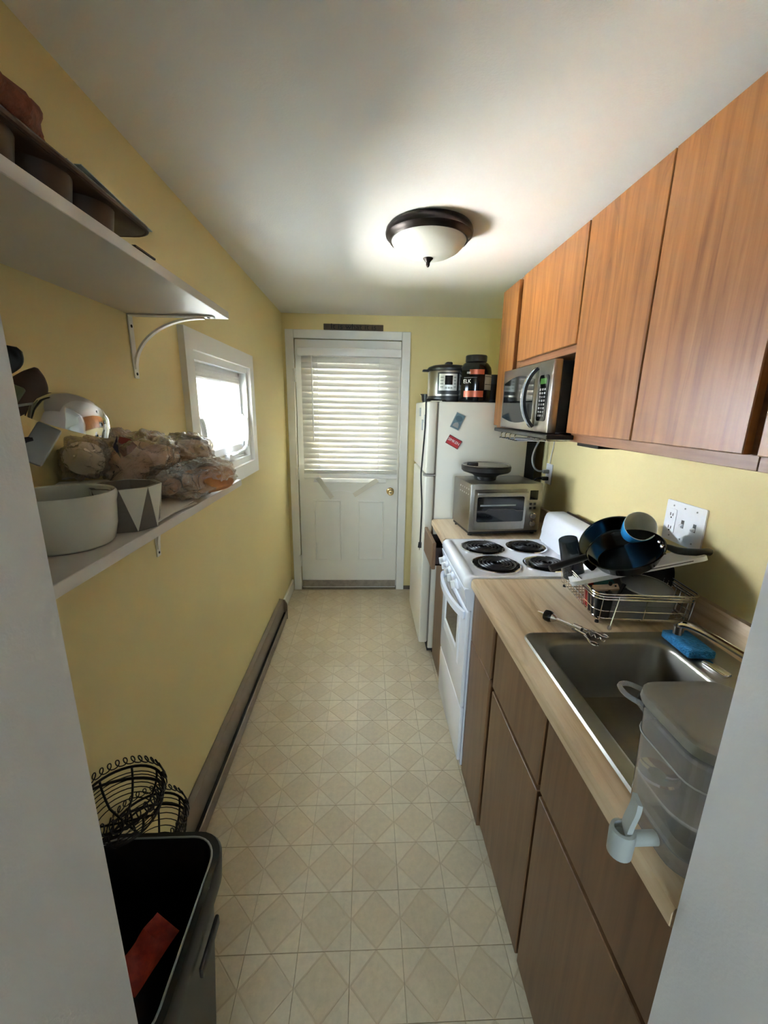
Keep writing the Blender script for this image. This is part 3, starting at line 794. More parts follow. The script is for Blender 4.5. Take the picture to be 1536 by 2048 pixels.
# ================================================================== refrigerator and what stands on it
fr = thing('refrigerator', 'almond top-freezer refrigerator against the back right corner', 'refrigerator', (0.63, 2.64, 0))
MB().box(0.402, 0.925, 2.352, 2.935, 0.04, 1.585, 0.006, 2).build('cabinet_body', FRIDGE, fr)
MB().box(0.396, 0.403, 2.362, 2.925, 0.09, 1.575).build('gasket', GASKET, fr)
MB().box(0.342, 0.396, 2.347, 2.940, 1.178, 1.585, 0.010, 3).build('freezer_door', FRIDGE, fr)
MB().box(0.342, 0.396, 2.347, 2.940, 0.085, 1.166, 0.010, 3).build('fresh_food_door', FRIDGE, fr)
MB().box(0.330, 0.404, 2.350, 2.385, 1.167, 1.177, 0.002).build('middle_hinge', STEEL, fr)
MB().box(0.36, 0.42, 2.352, 2.40, 1.585, 1.590, 0.001).build('top_hinge', FRIDGE, fr)
MB().box(0.40, 0.45, 2.36, 2.93, 0.02, 0.085).build('kick_grille', BLACK_M, fr)
MB().box(0.925, 0.985, 2.365, 2.925, 0.03, 1.56).build('gap_shade', BLACK_M, fr)  # black slab painting in the shade between fridge and wall
for x in (0.45, 0.88):
    for y in (2.38, 2.90):
        MB().cyl((x, y, 0), (x, y, 0.045), 0.018, n=12).build('foot', BLACK, fr)
def mag_side(label, c, w, h, rot, m, edge):
    M_ = orient((c[0], 2.352, c[1]), (0, -1, 0), (math.cos(rot), 0, math.sin(rot)))
    t = thing('fridge_magnet', label, 'magnet', (c[0], 2.35, c[1]-h/2))
    MB().box(-w/2, w/2, -h/2, h/2, 0, 0.003, 0.0008, M=M_).build('backing', edge, t)
    MB().box(-w/2+0.003, w/2-0.003, -h/2+0.003, h/2-0.003, 0.003, 0.0036, M=M_).build('face', m, t)
    return t, M_
t, M_ = mag_side('red rectangular magnet with white lettering on the refrigerator side', (0.497, 1.364), 0.082, 0.052, R(-28), REDM, MAROON)
text('SIMKEN', 0.022, M_ @ Matrix.Translation((-0.002, 0.002, 0.004)), WHITE_T, t, ext=0.0002)
t, M_ = mag_side('slate blue picture magnet on the refrigerator side above the red magnet', (0.513, 1.479), 0.055, 0.090, R(-24), BLUEM, GREY_P)
MB().lathe([(0.020, 0), (0.02, 0.0006)], 20, M_ @ Matrix.Translation((0, 0.016, 0.0036)) @ Matrix.Diagonal((1, .8, 1, 1)), True, True).build('print', mat('dark_slate_print', (62, 88, 98), 0.4), t)
MB().prism([(-0.018, -0.034), (0.018, -0.034), (0.014, -0.014), (0.004, -0.004), (-0.008, -0.010), (-0.017, -0.022)], 'z', 0.0036, 0.0042, M_).build('print', mat('pale_rock_print', (150, 148, 142), 0.5), t)
for i, (y, z, h, lb) in enumerate(((2.671, 1.525, 0.052, 'small pale grey magnet high on the freezer door'), (2.448, 1.487, 0.046, 'small grey magnet on the freezer door beside the black cord'), (2.549, 1.449, 0.062, 'lowest of the three small magnets on the freezer door'))):
    t = thing('fridge_magnet', lb, 'magnet', (0.338, y, z-h/2), 'magnets on the freezer door')
    MB().box(0.3375, 0.342, y-0.022, y+0.022, z-h/2, z+h/2, 0.001).build('backing', GREY_P, t)
    MB().box(0.3368, 0.3376, y-0.018, y+0.018, z-h/2+0.004, z+h/2-0.004).build('face', GREY_L, t)
FT = 1.5855
cup = thing('planter_cup', 'small flared black plastic cup on the refrigerator corner', 'cup', (0.395, 2.72, FT))
MB().lathe([(0.030, 0.0), (0.036, 0.045), (0.044, 0.046), (0.045, 0.052), (0.040, 0.052), (0.034, 0.01), (0.005, 0.008)], 24, Matrix.Translation((0.395, 2.78, FT)), True, True).build('cup', BLACK, cup)
cd = thing('power_cord', 'black power cord hanging down the front of the refrigerator doors', 'cord', (0.335, 2.40, 0.7))
pts = spline([(0.46, 2.47, 1.592), (0.40, 2.40, 1.594), (0.350, 2.375, 1.596), (0.334, 2.372, 1.585), (0.334, 2.372, 1.52), (0.334, 2.385, 1.42), (0.334, 2.42, 1.32), (0.334, 2.455, 1.22), (0.332, 2.46, 1.16), (0.333, 2.43, 1.08), (0.334, 2.385, 0.98), (0.334, 2.385, 0.88), (0.334, 2.395, 0.745)], 5)
MB().tube(pts, 0.0048, 8).build('cable', BLACK, cd)
b = MB().cyl((0.334, 2.395, 0.748), (0.332, 2.394, 0.715), 0.010, 0.012, 12)
b.box(0.330, 0.332, 2.386, 2.388, 0.70, 0.716).box(0.330, 0.332, 2.400, 2.402, 0.70, 0.716)
b.build('plug', BLACK, cd)

pc = thing('pressure_cooker', 'stainless electric pressure cooker with black lid on the refrigerator', 'cooker', (0.50, 2.62, FT))
M_ = Matrix.Translation((0.497, 2.625, FT))
MB().lathe([(0.10, 0), (0.121, 0.004), (0.124, 0.02), (0.122, 0.034), (0.121, 0.035)], 44, M_, True, False).build('base', BLACK, pc)
MB().lathe([(0.120, 0.033), (0.122, 0.045), (0.122, 0.17), (0.120, 0.182)], 44, M_).build('housing', STEEL, pc)
MB().lathe([(0.120, 0.180), (0.128, 0.184), (0.129, 0.194), (0.120, 0.205), (0.095, 0.214), (0.05, 0.219), (0.01, 0.220)], 44, M_, False, True).build('lid', BLACK, pc)
MB().box(-0.020, 0.020, -0.034, 0.034, 0.216, 0.236, 0.008, 2, M=M_).build('lid_handle', BLACK, pc)
MB().box(-0.158, -0.115, -0.022, 0.022, 0.178, 0.190, 0.005, 2, M=M_).build('side_handle', BLACK, pc)
MB().box(0.115, 0.158, -0.022, 0.022, 0.178, 0.190, 0.005, 2, M=M_).build('side_handle', BLACK, pc)
def curved(b, r, a0, a1, z0, z1, M, t=0.003, n=10):
    rings = []
    for i in range(n+1):
        a = R(a0+(a1-a0)*i/n); c, s = math.cos(a), math.sin(a)
        rings.append([Vector((r*c, r*s, z0)), Vector(((r+t)*c, (r+t)*s, z0)), Vector(((r+t)*c, (r+t)*s, z1)), Vector((r*c, r*s, z1))])
    return b.loft(rings, M=M)
curved(MB(), 0.121, 231, 289, 0.045, 0.168, M_, 0.006).build('panel_surround', BLACK, pc)
cpn = curved(MB(), 0.1265, 236, 284, 0.066, 0.160, M_, 0.0025).build('control_panel', mat('silver_control_panel', (206, 206, 204), 0.35, 0.3), pc)
curved(MB(), 0.1288, 252, 272, 0.098, 0.150, M_, 0.001).build('display', DARK_G, cpn)
for k in range(4):
    curved(MB(), 0.1288, 240, 248, 0.082+k*0.018, 0.090+k*0.018, M_, 0.001, 4).build('button', GREY_P, cpn)
    curved(MB(), 0.1288, 275, 281, 0.082+k*0.018, 0.090+k*0.018, M_, 0.001, 4).build('button', GREY_P, cpn)
for k in range(3):
    curved(MB(), 0.1288, 253+k*7, 258+k*7, 0.076, 0.086, M_, 0.001, 4).build('button', GREY_P, cpn)

jr = thing('protein_jar', 'black plastic protein powder jar with copper bands on the refrigerator', 'jar', (0.622, 2.46, FT))
M_ = Matrix.Translation((0.624, 2.462, FT))
MB().lathe([(0.07, 0), (0.088, 0.004), (0.091, 0.015), (0.091, 0.165), (0.086, 0.19), (0.070, 0.212), (0.057, 0.220), (0.055, 0.226)], 48, M_, True, False).build('bottle', BLACK_G, jr)
MB().lathe([(0.056, 0.222), (0.060, 0.224), (0.060, 0.252), (0.057, 0.257), (0.01, 0.257)], 48, M_, False, True).build('lid', BLACK, jr)
curved(MB(), 0.0905, 235, 288, 0.150, 0.176, M_, 0.001, 16).build('label_band', COPPER, jr)
curved(MB(), 0.0905, 215, 288, 0.028, 0.062, M_, 0.001, 20).build('label_band', COPPER, jr)
curved(MB(), 0.0905, 292, 338, 0.068, 0.150, M_, 0.001, 14).build('nutrition_label', LABEL_G, jr)
for z in (0.096, 0.138):
    curved(MB(), 0.0916, 293, 337, z, z+0.003, M_, 0.0004, 10).build('rule', BLACK, jr)
curved(MB(), 0.0912, 214, 262, 0.132, 0.1345, M_, 0.0004, 10).build('rule', GREY_T, jr)
text('ELK', 0.030, M_ @ Matrix.Rotation(R(228-270), 4, 'Z') @ orient((0, -0.0925, 0.112), (0, -1, 0), (1, 0, 0)), WHITE_T, jr, ext=0.0006)
text('100', 0.016, M_ @ Matrix.Rotation(R(232-270), 4, 'Z') @ orient((0, -0.0925, 0.158), (0, -1, 0), (1, 0, 0)), WHITE_T, jr, ext=0.0006)
tb = thing('carton', 'dark blue-grey carton behind the jar on the refrigerator', 'box', (0.76, 2.62, FT))
MB().box(0.70, 0.84, 2.56, 2.66, FT, FT+0.165, 0.002).build('carton_body', mat('dark_slate_card', (52, 58, 66), 0.5, var=0.1, vs=30), tb)
MB().box(0.715, 0.825, 2.559, 2.561, FT+0.02, FT+0.11).build('printed_panel', mat('near_black_card', (26, 26, 28), 0.4), tb)

# ================================================================== microwave on its shelf
ms = thing('microwave_shelf', 'thin black shelf board fixed under the microwave', 'shelf', (0.84, 1.74, 1.43))
MB().box(0.636, 1.038, 1.452, 2.064, 1.444, 1.4605, 0.003).build('board', BLACK, ms)
MB().box(0.76, 1.038, 1.33, 1.452, 1.424, 1.437, 0.002).box(0.76, 1.038, 1.440, 1.47, 1.424, 1.452, 0.002).build('bracket', BLACK, ms)
wr = thing('wire_glass_rack', 'small chrome wire rack hanging under the black microwave shelf', 'rack', (0.75, 1.95, 1.41))
for k in range(4):
    y = 1.83+k*0.062
    pts = spline([(0.95, y, 1.444), (0.95, y, 1.418), (0.90, y, 1.414), (0.672, y, 1.414), (0.66, y, 1.420), (0.66, y, 1.436), (0.672, y, 1.4425)], 4)
    MB().tube(pts, 0.0026, 6).build('hook_wire', CHROME, wr)
MB().tube([(0.80, 1.82, 1.417), (0.80, 2.03, 1.417)], 0.0026, 6).build('cross_wire', CHROME, wr)
mw = thing('microwave', 'stainless steel microwave oven with curved black handle', 'microwave', (0.82, 1.77, 1.461))
MX = 0.655
MB().box(MX+0.034, 1.00, 1.502, 2.030, 1.466, 1.718, 0.004).build('casing', BLACK_M, mw)
for x in (0.72, 0.95):
    for y in (1.54, 1.99):
        MB().cyl((x, y, 1.4606), (x, y, 1.468), 0.012, n=10).build('foot', BLACK, mw)
MB().box(MX, MX+0.034, 1.496, 1.618, 1.464, 1.722, 0.004, 2).build('control_frame', STEEL, mw)
md = MB().box(MX, MX+0.034, 1.620, 2.036, 1.464, 1.722, 0.004, 2).build('door', STEEL, mw)
# lens-shaped dark window
top = [(1.655+0.355*i/14, 1.664+0.022*math.sin(math.pi*i/14)) for i in range(15)]
bot = [(1.655+0.355*i/14, 1.510-0.018*math.sin(math.pi*i/14)) for i in range(15)]
MB().prism(top+bot[::-1], 'x', MX-0.002, MX+0.004).build('door_window', DARK_G, md, 20)
hp = bez((MX-0.004, 1.632, 1.700), (MX-0.055, 1.652, 1.655), (MX-0.055, 1.652, 1.535), (MX-0.004, 1.632, 1.482), 16)
h = MB().ribbon(hp, (0, 1, 0), 0.026, 0.012).build('handle', BLACK, md, 50)
MB().ribbon([p+Vector((-0.007, 0.004, 0)) for p in hp], (0, 1, 0), 0.012, 0.003).build('handle_trim', CHROME, h, 50)
cp = MB().prism(rrect(1.520, 1.602, 1.506, 1.672, 0.014, 4), 'x', MX-0.003, MX+0.002).build('keypad', BLACK_G, mw, 20)
MB().box(MX-0.0036, MX-0.002, 1.536, 1.588, 1.640, 1.660).build('display', mat('microwave_clock', (30, 52, 30), 0.2, emit=((90, 150, 70), 0.15)), cp)
for i in range(3):
    for j in range(8):
        MB().box(MX-0.0042, MX-0.0028, 1.535+i*0.020, 1.547+i*0.020, 1.522+j*0.0135, 1.530+j*0.0135, 0.0006).build('button', GREY_T, cp)

# outlets and plates
def receptacle(b, x, y, z, w=0.0):
    pass
op = thing('wall_outlet', 'small white outlet behind the toaster oven with plugs in it', 'outlet', (1.037, 2.275, 1.14))
MB().box(1.033, 1.0395, 2.238, 2.312, 1.140, 1.255, 0.002).build('cover_plate', PLATE_W, op)
for z, m, lb in ((1.212, GREY_P, 'plug'), (1.172, BLACK, 'plug')):
    MB().box(0.998, 1.033, 2.262, 2.288, z-0.011, z+0.011, 0.005, 2).build(lb, m, op)
c1 = thing('appliance_cord', 'grey cord running from the microwave down to the outlet', 'cord', (1.0, 2.31, 1.2))
MB().tube(spline([(0.998, 2.275, 1.212), (0.975, 2.285, 1.214), (0.955, 2.30, 1.235), (0.948, 2.315, 1.28), (0.958, 2.318, 1.33), (0.975, 2.312, 1.38), (0.985, 2.30, 1.442)], 6), 0.005, 8).build('cable', GREY_P, c1)
c2 = thing('appliance_cord', 'black cord from the lower outlet plug behind the toaster oven', 'cord', (0.98, 2.30, 1.15))
MB().tube(spline([(0.998, 2.275, 1.172), (0.975, 2.29, 1.168), (0.962, 2.305, 1.14), (0.96, 2.318, 1.08), (0.955, 2.318, 1.02), (0.95, 2.314, 0.96)], 6), 0.005, 8).build('cable', BLACK, c2)
c3 = thing('appliance_cord', 'thin pale cord running down the yellow wall to the outlet', 'cord', (1.034, 2.25, 1.3))
MB().tube(spline([(1.034, 2.25, 1.424), (1.035, 2.252, 1.36), (1.035, 2.27, 1.30), (1.035, 2.275, 1.256)], 5), 0.003, 6).build('cable', PLASTIC_W, c3)
wp = thing('switch_plate', 'white three-gang wall plate with outlet and two switches', 'switch plate', (1.037, 1.25, 1.123))
PYA, PYB = 1.166, 1.334
MB().prism(rrect(PYA, PYB, 1.123, 1.259, 0.004, 3), 'x', 1.034, 1.0395).build('cover_plate', PLATE_W, wp, 20)
rc = MB().prism(rrect(1.283, 1.319, 1.150, 1.232, 0.006, 3), 'x', 1.0315, 1.035).build('receptacle', PLATE_W, wp, 20)
for z in (1.212, 1.168):
    MB().box(1.0308, 1.032, 1.306, 1.3085, z-0.004, z+0.006).box(1.0308, 1.032, 1.295, 1.2975, z-0.004, z+0.005).cyl((1.0308, 1.302, z-0.010), (1.032, 1.302, z-0.010), 0.0028, n=8).build('socket', BLACK_M, rc)
for y in (1.252, 1.202):
    MB().box(1.0335, 1.0345, y-0.006, y+0.006, 1.178, 1.204).build('toggle_slot', GREY_T, wp)
    MB().box(-0.012, 0.0, -0.0045, 0.0045, -0.005, 0.005, 0.001, M=Matrix.Translation((1.035, y, 1.188)) @ Matrix.Rotation(R(-25), 4, 'Y')).build('toggle', PLATE_W, wp)
for y in (1.301, 1.252, 1.202):
    for z in (1.140, 1.243):
        MB().cyl((1.0332, y, z), (1.0345, y, z), 0.003, n=8).build('screw', GREY_P, wp)

# ================================================================== toaster oven
to = thing('toaster_oven', 'stainless toaster oven with glass door on the short worktop', 'toaster oven', (0.68, 2.13, 0.9145))
M_ = Matrix.Translation((0.520, 1.985, 0.9145)) @ Matrix.Rotation(R(6.5), 4, 'Z')
Wd, Dp, Hh = 0.385, 0.262, 0.272
MB().box(0, Wd, 0.012, Dp, 0.024, Hh, 0.006, 2, M=M_).build('casing', TOAST, to)
MB().box(0, Wd, 0, 0.014, 0.024, Hh, 0.004, 2, M=M_).build('front_frame', TOAST, to)
MB().box(0.004, Wd-0.004, 0.006, Dp-0.01, 0.010, 0.026, 0.003, M=M_).build('base', BLACK, to)
for x in (0.02, Wd-0.02):
    for y in (0.03, Dp-0.03):
        MB().cyl(M_ @ Vector((x, y, 0)), M_ @ Vector((x, y, 0.012)), 0.011, n=10).build('foot', BLACK, to)
td = MB().box(0.020, 0.298, -0.010, 0.0005, 0.034, 0.244, 0.003, M=M_).build('glass_door', TOAST, to)
MB().prism(rrect(0.034, 0.284, 0.078, 0.208, 0.010, 4), 'y', -0.012, -0.008, M=M_).build('pane', DARK_G, td, 20)
MB().box(0.024, 0.296, -0.034, -0.022, 0.212, 0.234, 0.004, 2, M=M_).box(0.030, 0.044, -0.026, -0.008, 0.216, 0.230, M=M_).box(0.276, 0.290, -0.026, -0.008, 0.216, 0.230, M=M_).build('handle', TOAST, td)
MB().tube([M_ @ Vector(p) for p in ((0.036, -0.0125, 0.134), (0.075, -0.0125, 0.136), (0.095, -0.0125, 0.144), (0.225, -0.0125, 0.144), (0.245, -0.0125, 0.136), (0.282, -0.0125, 0.134))], 0.0012, 5).build('rack_wire', TOAST, td)
MB().box(0.05, 0.24, -0.0128, -0.0118, 0.160, 0.168, M=M_).build('tray_edge', GREY_P, td)
MB().box(0.318, 0.362, -0.002, 0.001, 0.186, 0.236, 0.001, M=M_).build('display', DARK_G, to)
for i in range(2):
    for j in range(2):
        MB().box(0.320+i*0.022, 0.332+i*0.022, -0.004, 0.001, 0.138+j*0.022, 0.150+j*0.022, 0.001, M=M_).build('button', BLACK, to)
for z in (0.104, 0.064):
    MB().lathe([(0.017, 0), (0.016, 0.014), (0.013, 0.017), (0.004, 0.017)], 24, M_ @ orient((0.340, 0, z), (0, -1, 0)), False, True).build('dial', CHROME, to)
for i in range(5):
    for j in range(2):
        p = M_ @ Vector((-0.0006, 0.03+i*0.030, 0.215+j*0.026-0.003*i*0))
        MB().cyl(p, p+Vector((0.0012, 0, 0)), 0.004, n=8).build('vent_hole', PLASTIC_W, to)
ld = thing('fryer_lid', 'round black appliance lid with silver rim resting on the toaster oven', 'lid', (0.625, 2.11, 1.187))
M_ = Matrix.Translation((0.628, 2.125, 1.187))
MB().lathe([(0.050, 0), (0.056, 0.003), (0.058, 0.020), (0.075, 0.032), (0.098, 0.038), (0.118, 0.044), (0.126, 0.052), (0.128, 0.072), (0.122, 0.079)], 48, M_, True, False).build('lid_shell', BLACK, ld)
MB().lathe([(0.124, 0.078), (0.121, 0.082), (0.116, 0.081), (0.114, 0.077)], 48, M_).build('rim', STEEL, ld)
MB().lathe([(0.115, 0.078), (0.10, 0.080), (0.05, 0.078), (0.01, 0.078)], 48, M_, False, True).build('top_plate', BLACK_G, ld)
MB().box(-0.10, -0.045, -0.018, 0.018, 0.074, 0.092, 0.006, 2, M=M_).build('handle', BLACK, ld)

# ================================================================== dish rack and the washing-up
CT = 0.9145
rk = thing('dish_rack', 'chrome wire dish rack piled with washing-up beside the sink', 'dish rack', (0.86, 1.24, CT))
RM = Matrix.Translation((0.853, 1.236, CT)) @ Matrix.Rotation(R(-5), 4, 'Z')
rx, ry = 0.150, 0.150
def ringpts(hx, hy, z, r=0.03, k=5): return [RM @ Vector((x, y, z)) for x, y in rrect(-hx, hx, -hy, hy, r, k)]
for z, g in ((0.104, 0.004), (0.094, 0.0), (0.086, 0.0)):
    MB().tube(ringpts(rx+g, ry+g, z), 0.0026, 7, closed=True).build('rim_wire', CHROME, rk)
for z, i in ((0.045, 0.006), (0.018, 0.012)):
    MB().tube(ringpts(rx-i, ry-i, z), 0.0016, 6, closed=True).build('side_wire', CHROME, rk)
for k in range(13):
    v = -0.132+k*0.022
    p = [(-rx, v, 0.094), (-rx+0.008, v, 0.02), (-rx+0.02, v, 0.010), (rx-0.02, v, 0.010), (rx-0.008, v, 0.02), (rx, v, 0.094)]
    MB().tube([RM @ Vector(q) for q in p], 0.0014, 5).build('cross_wire', CHROME, rk)
for k in (-5, 0, 5):
    v = k*0.026
    p = [(v, -ry, 0.094), (v, -ry+0.008, 0.02), (v, -ry+0.02, 0.008), (v, ry-0.02, 0.008), (v, ry-0.008, 0.02), (v, ry, 0.094)]
    MB().tube([RM @ Vector(q) for q in p], 0.0016, 5).build('long_wire', CHROME, rk)
for sx in (-1, 1):
    for sy in (-1, 1):
        q = RM @ Vector((sx*(rx-0.02), sy*(ry-0.02), 0))
        MB().lathe([(0.006, 0), (0.006, 0.006), (0.003, 0.009)], 10, Matrix.Translation(q), True, True).build('rubber_foot', BLACK, rk)
leg = RM @ Vector((-0.085, -ry-0.002, 0.094)); ft = RM @ Vector((-0.115, -ry-0.028, 0.004))
MB().tube([leg, ft], 0.0018, 6).build('front_leg', CHROME, rk)
MB().blob(ft+Vector((0, 0, 0.004)), (0.006, 0.006, 0.007)).build('foot_cap', CLEAR, rk)

def pan(name, label, c, n, r, depth, hpts, m, hm, taper=0.8, rivets=None):
    t = thing(name, label, 'pan', c)
    M_ = orient(c, n)
    MB().lathe([(0.004, -depth), (r*taper-0.006, -depth), (r*taper, -depth+0.004), (r, -0.002), (r+0.003, 0.0), (r, 0.002), (r-0.004, -0.001), (r*taper-0.004, -depth+0.006), (r*taper-0.012, -depth+0.004), (0.004, -depth+0.004)], 52, M_, True, True).build('bowl', m, t, 50)
    if hpts:
        P = spline(hpts, 6); k = len(P)
        MB().tube(P, 0.01, 12, radii=[0.006+0.005*min(1, i/(k*0.35)) - (0.006 if i == k-1 else 0) for i in range(k)]).build('handle', hm, t)
    for p in rivets or []:
        MB().blob(p, (0.006, 0.006, 0.006), nu=12, nv=8).build('rivet', CHROME, t)
    return t
pan('frying_pan', 'black deep frying pan facing outward, its handle pointing at the stove', (0.872, 1.318, 1.092), (-0.52, -0.50, 0.69), 0.122, 0.045, [(0.765, 1.275, 1.075), (0.735, 1.255, 1.078), (0.69, 1.245, 1.068), (0.62, 1.235, 1.050), (0.600, 1.233, 1.043)], BLACK_G, BLACK)
pan('frying_pan', 'large black frying pan on top of the pile, handle towards the wall plate', (0.806, 1.182, 1.130), (-0.42, -0.10, 0.90), 0.108, 0.042, [(0.895, 1.150, 1.150), (0.912, 1.142, 1.150), (0.94, 1.132, 1.142), (0.985, 1.122, 1.141), (1.016, 1.116, 1.144), (1.024, 1.115, 1.143)], BLACK_G, BLACK, 0.82, [(0.884, 1.128, 1.156), (0.896, 1.158, 1.160)])
pan('round_griddle', 'round black griddle pan standing upright behind the clear box', (0.935, 1.262, 1.018), (-0.30, -0.93, 0.22), 0.094, 0.020, None, BLACK_M, BLACK, 0.92)
cb = thing('cutting_board', 'white plastic cutting board sticking out under the frying pans', 'cutting board', (0.86, 1.22, 1.0))
M_ = orient((0.858, 1.220, 1.052), (-0.25, 0.33, 0.91), (0.34, -0.11, 0.144))
MB().loft([rr(-0.185, 0.19, -0.10, 0.10, 0.02, -0.0065), rr(-0.185, 0.19, -0.10, 0.10, 0.02, 0.0065)], M=M_).build('board', PLASTIC_W, cb)
MB().box(0.02, 0.15, -0.1006, -0.099, -0.001, 0.0012, M=M_).build('edge_groove', BLACK, cb)
mg = thing('mug', 'bright blue mug with pale inside lying on the frying pans', 'mug', (0.87, 1.24, 1.15))
M_ = orient((0.868, 1.215, 1.195), (-0.24, -0.80, 0.55), (0.5, 0.4, -0.7))
MB().lathe([(0.010, -0.094), (0.030, -0.094), (0.034, -0.088), (0.044, -0.03), (0.0485, -0.002), (0.0478, 0.0005)], 40, M_, True, False).build('outer_glaze', BLUE, mg, 50)
MB().lathe([(0.0484, -0.002), (0.0474, 0.0015), (0.0455, 0.0), (0.041, -0.03), (0.031, -0.082), (0.026, -0.088), (0.004, -0.089)], 40, M_, False, True).build('inner_glaze', MUG_IN, mg, 50)
MB().tube([M_ @ Vector(p) for p in spline([(0.045, 0, -0.02), (0.066, 0, -0.024), (0.070, 0, -0.05), (0.058, 0, -0.068), (0.037, 0, -0.07)], 4)], 0.005, 8).build('handle', BLUE, mg)
tm = thing('tumbler', 'smoked grey plastic tumbler upside down at the rack corner', 'tumbler', (0.72, 1.30, 1.0))
M_ = orient((0.732, 1.318, 0.985), (-0.30, -0.05, 0.95))
MB().lathe([(0.036, 0.0), (0.031, 0.13), (0.030, 0.142), (0.004, 0.142)], 32, M_, False, True).build('wall', SMOKE, tm, 50)
MB().lathe([(0.0285, 0.122), (0.004, 0.124)], 32, M_, False, True).build('base_disc', SMOKE, tm)
bx = thing('storage_box', 'grey translucent plastic food box in front of the dish rack', 'container', (0.853, 1.13, 0.93))
M_ = RM @ Matrix.Translation((0.0, -0.075, 0.0125))
MB().loft([rr(-0.092, 0.092, -0.055, 0.055, 0.02, 0.0), rr(-0.098, 0.098, -0.062, 0.062, 0.02, 0.05), rr(-0.102, 0.102, -0.066, 0.066, 0.02, 0.073), rr(-0.107, 0.107, -0.070, 0.070, 0.02, 0.074), rr(-0.107, 0.107, -0.070, 0.070, 0.02, 0.078)], cap1=False, M=M_).build('box_shell', CLEAR_G, bx)
MB().tube([M_ @ p for p in rr(-0.1, 0.1, -0.064, 0.064, 0.02, 0.048)], 0.001, 5, closed=True).build('moulded_line', CLEAR, bx)
lid = thing('pot_lid', 'glass lid with thin metal rim lying across the clear box', 'lid', (0.86, 1.15, 1.0))
M_ = orient((0.875, 1.150, 1.020), (0.02, -0.12, 0.98))
MB().tube([M_ @ Vector((0.072*math.cos(2*math.pi*i/36), 0.072*math.sin(2*math.pi*i/36), 0)) for i in range(36)], 0.0025, 6, closed=True).build('rim', STEEL, lid)
MB().lathe([(0.071, 0.001), (0.055, 0.008), (0.03, 0.012), (0.004, 0.013)], 32, M_, False, True).build('glass_dome', CLEAR_G, lid)
cc = thing('cutlery_cup', 'black plastic cutlery cup at the near corner of the rack', 'cup', (0.745, 1.13, 0.93))
M_ = RM @ Matrix.Translation((-0.114, -0.100, 0.012))
MB().loft([rr(-0.022, 0.022, -0.03, 0.03, 0.008, 0.0), rr(-0.026, 0.026, -0.036, 0.036, 0.008, 0.082), rr(-0.022, 0.022, -0.032, 0.032, 0.008, 0.082), rr(-0.019, 0.019, -0.027, 0.027, 0.008, 0.006)], M=M_).build('cup_shell', BLACK, cc)
wh = thing('wooden_spatula', 'pale wooden spatula, its end with a hole lying on the rack', 'spatula', (0.75, 1.16, 1.0))
M_ = orient((0.752, 1.155, 1.012), (-0.2, -0.5, 0.84), (0.9, -0.15, 0.12))
MB().box(-0.042, 0.034, -0.010, 0.010, -0.006, 0.006, 0.003, 2, M=M_).build('handle', WOODL, wh)
MB().cyl(M_ @ Vector((0.024, 0, 0.0055)), M_ @ Vector((0.024, 0, 0.0068)), 0.003, n=10).build('hole', BLACK_M, wh)
rd = thing('red_beaker', 'ribbed red plastic beaker inside the wire rack', 'beaker', (0.735, 1.20, 0.93))
b = MB(); n = 40
rings = []
for r0, z in ((0.024, 0.0), (0.027, 0.05), (0.028, 0.072)):
    rings.append([Vector(((r0+0.0016*math.cos(10*2*math.pi*i/n))*math.cos(2*math.pi*i/n), (r0+0.0016*math.cos(10*2*math.pi*i/n))*math.sin(2*math.pi*i/n), z)) for i in range(n)])
rings.append([v*0.9+Vector((0, 0, 0.0072)) for v in rings[-1]]); rings.append([Vector((v.x*0.8, v.y*0.8, 0.008)) for v in rings[0]])
b.loft(rings, M=RM @ Matrix.Translation((-0.105, -0.035, 0.0125))).build('beaker_shell', RED, rd)
tl = thing('teal_lid', 'small teal plastic lid tucked beside the red beaker', 'lid', (0.76, 1.20, 0.99))
MB().lathe([(0.030, 0), (0.030, 0.008), (0.026, 0.010), (0.004, 0.010)], 28, orient((0.765, 1.19, 1.003), (-0.5, -0.3, 0.8)), True, True).build('lid_disc', TEAL, tl)
for i, (p0, p1, lb) in enumerate((((0.742, 1.135, 0.94), (0.765, 1.16, 1.03), 'dark knife handle rising from the black cutlery cup'), ((0.750, 1.128, 0.94), (0.80, 1.145, 1.028), 'black spoon handle leaning from the black cutlery cup'))):
    u = thing('cutlery', lb, 'cutlery', p0)
    MB().tube([p0, (Vector(p0)+Vector(p1))/2, p1], 0.004, 8, radii=[0.003, 0.0045, 0.006]).build('handle', BLACK, u)
sv = thing('strainer', 'small steel mesh strainer behind the clear box', 'strainer', (0.82, 1.19, 1.0))
M_ = orient((0.822, 1.195, 1.022), (-0.35, -0.5, 0.78))
MB().tube([M_ @ Vector((0.034*math.cos(2*math.pi*i/28), 0.034*math.sin(2*math.pi*i/28), 0)) for i in range(28)], 0.003, 6, closed=True).build('rim', BLACK, sv)
MB().lathe([(0.033, 0), (0.026, -0.016), (0.012, -0.024), (0.003, -0.025)], 24, M_, False, True).build('mesh_bowl', STEEL_D, sv)

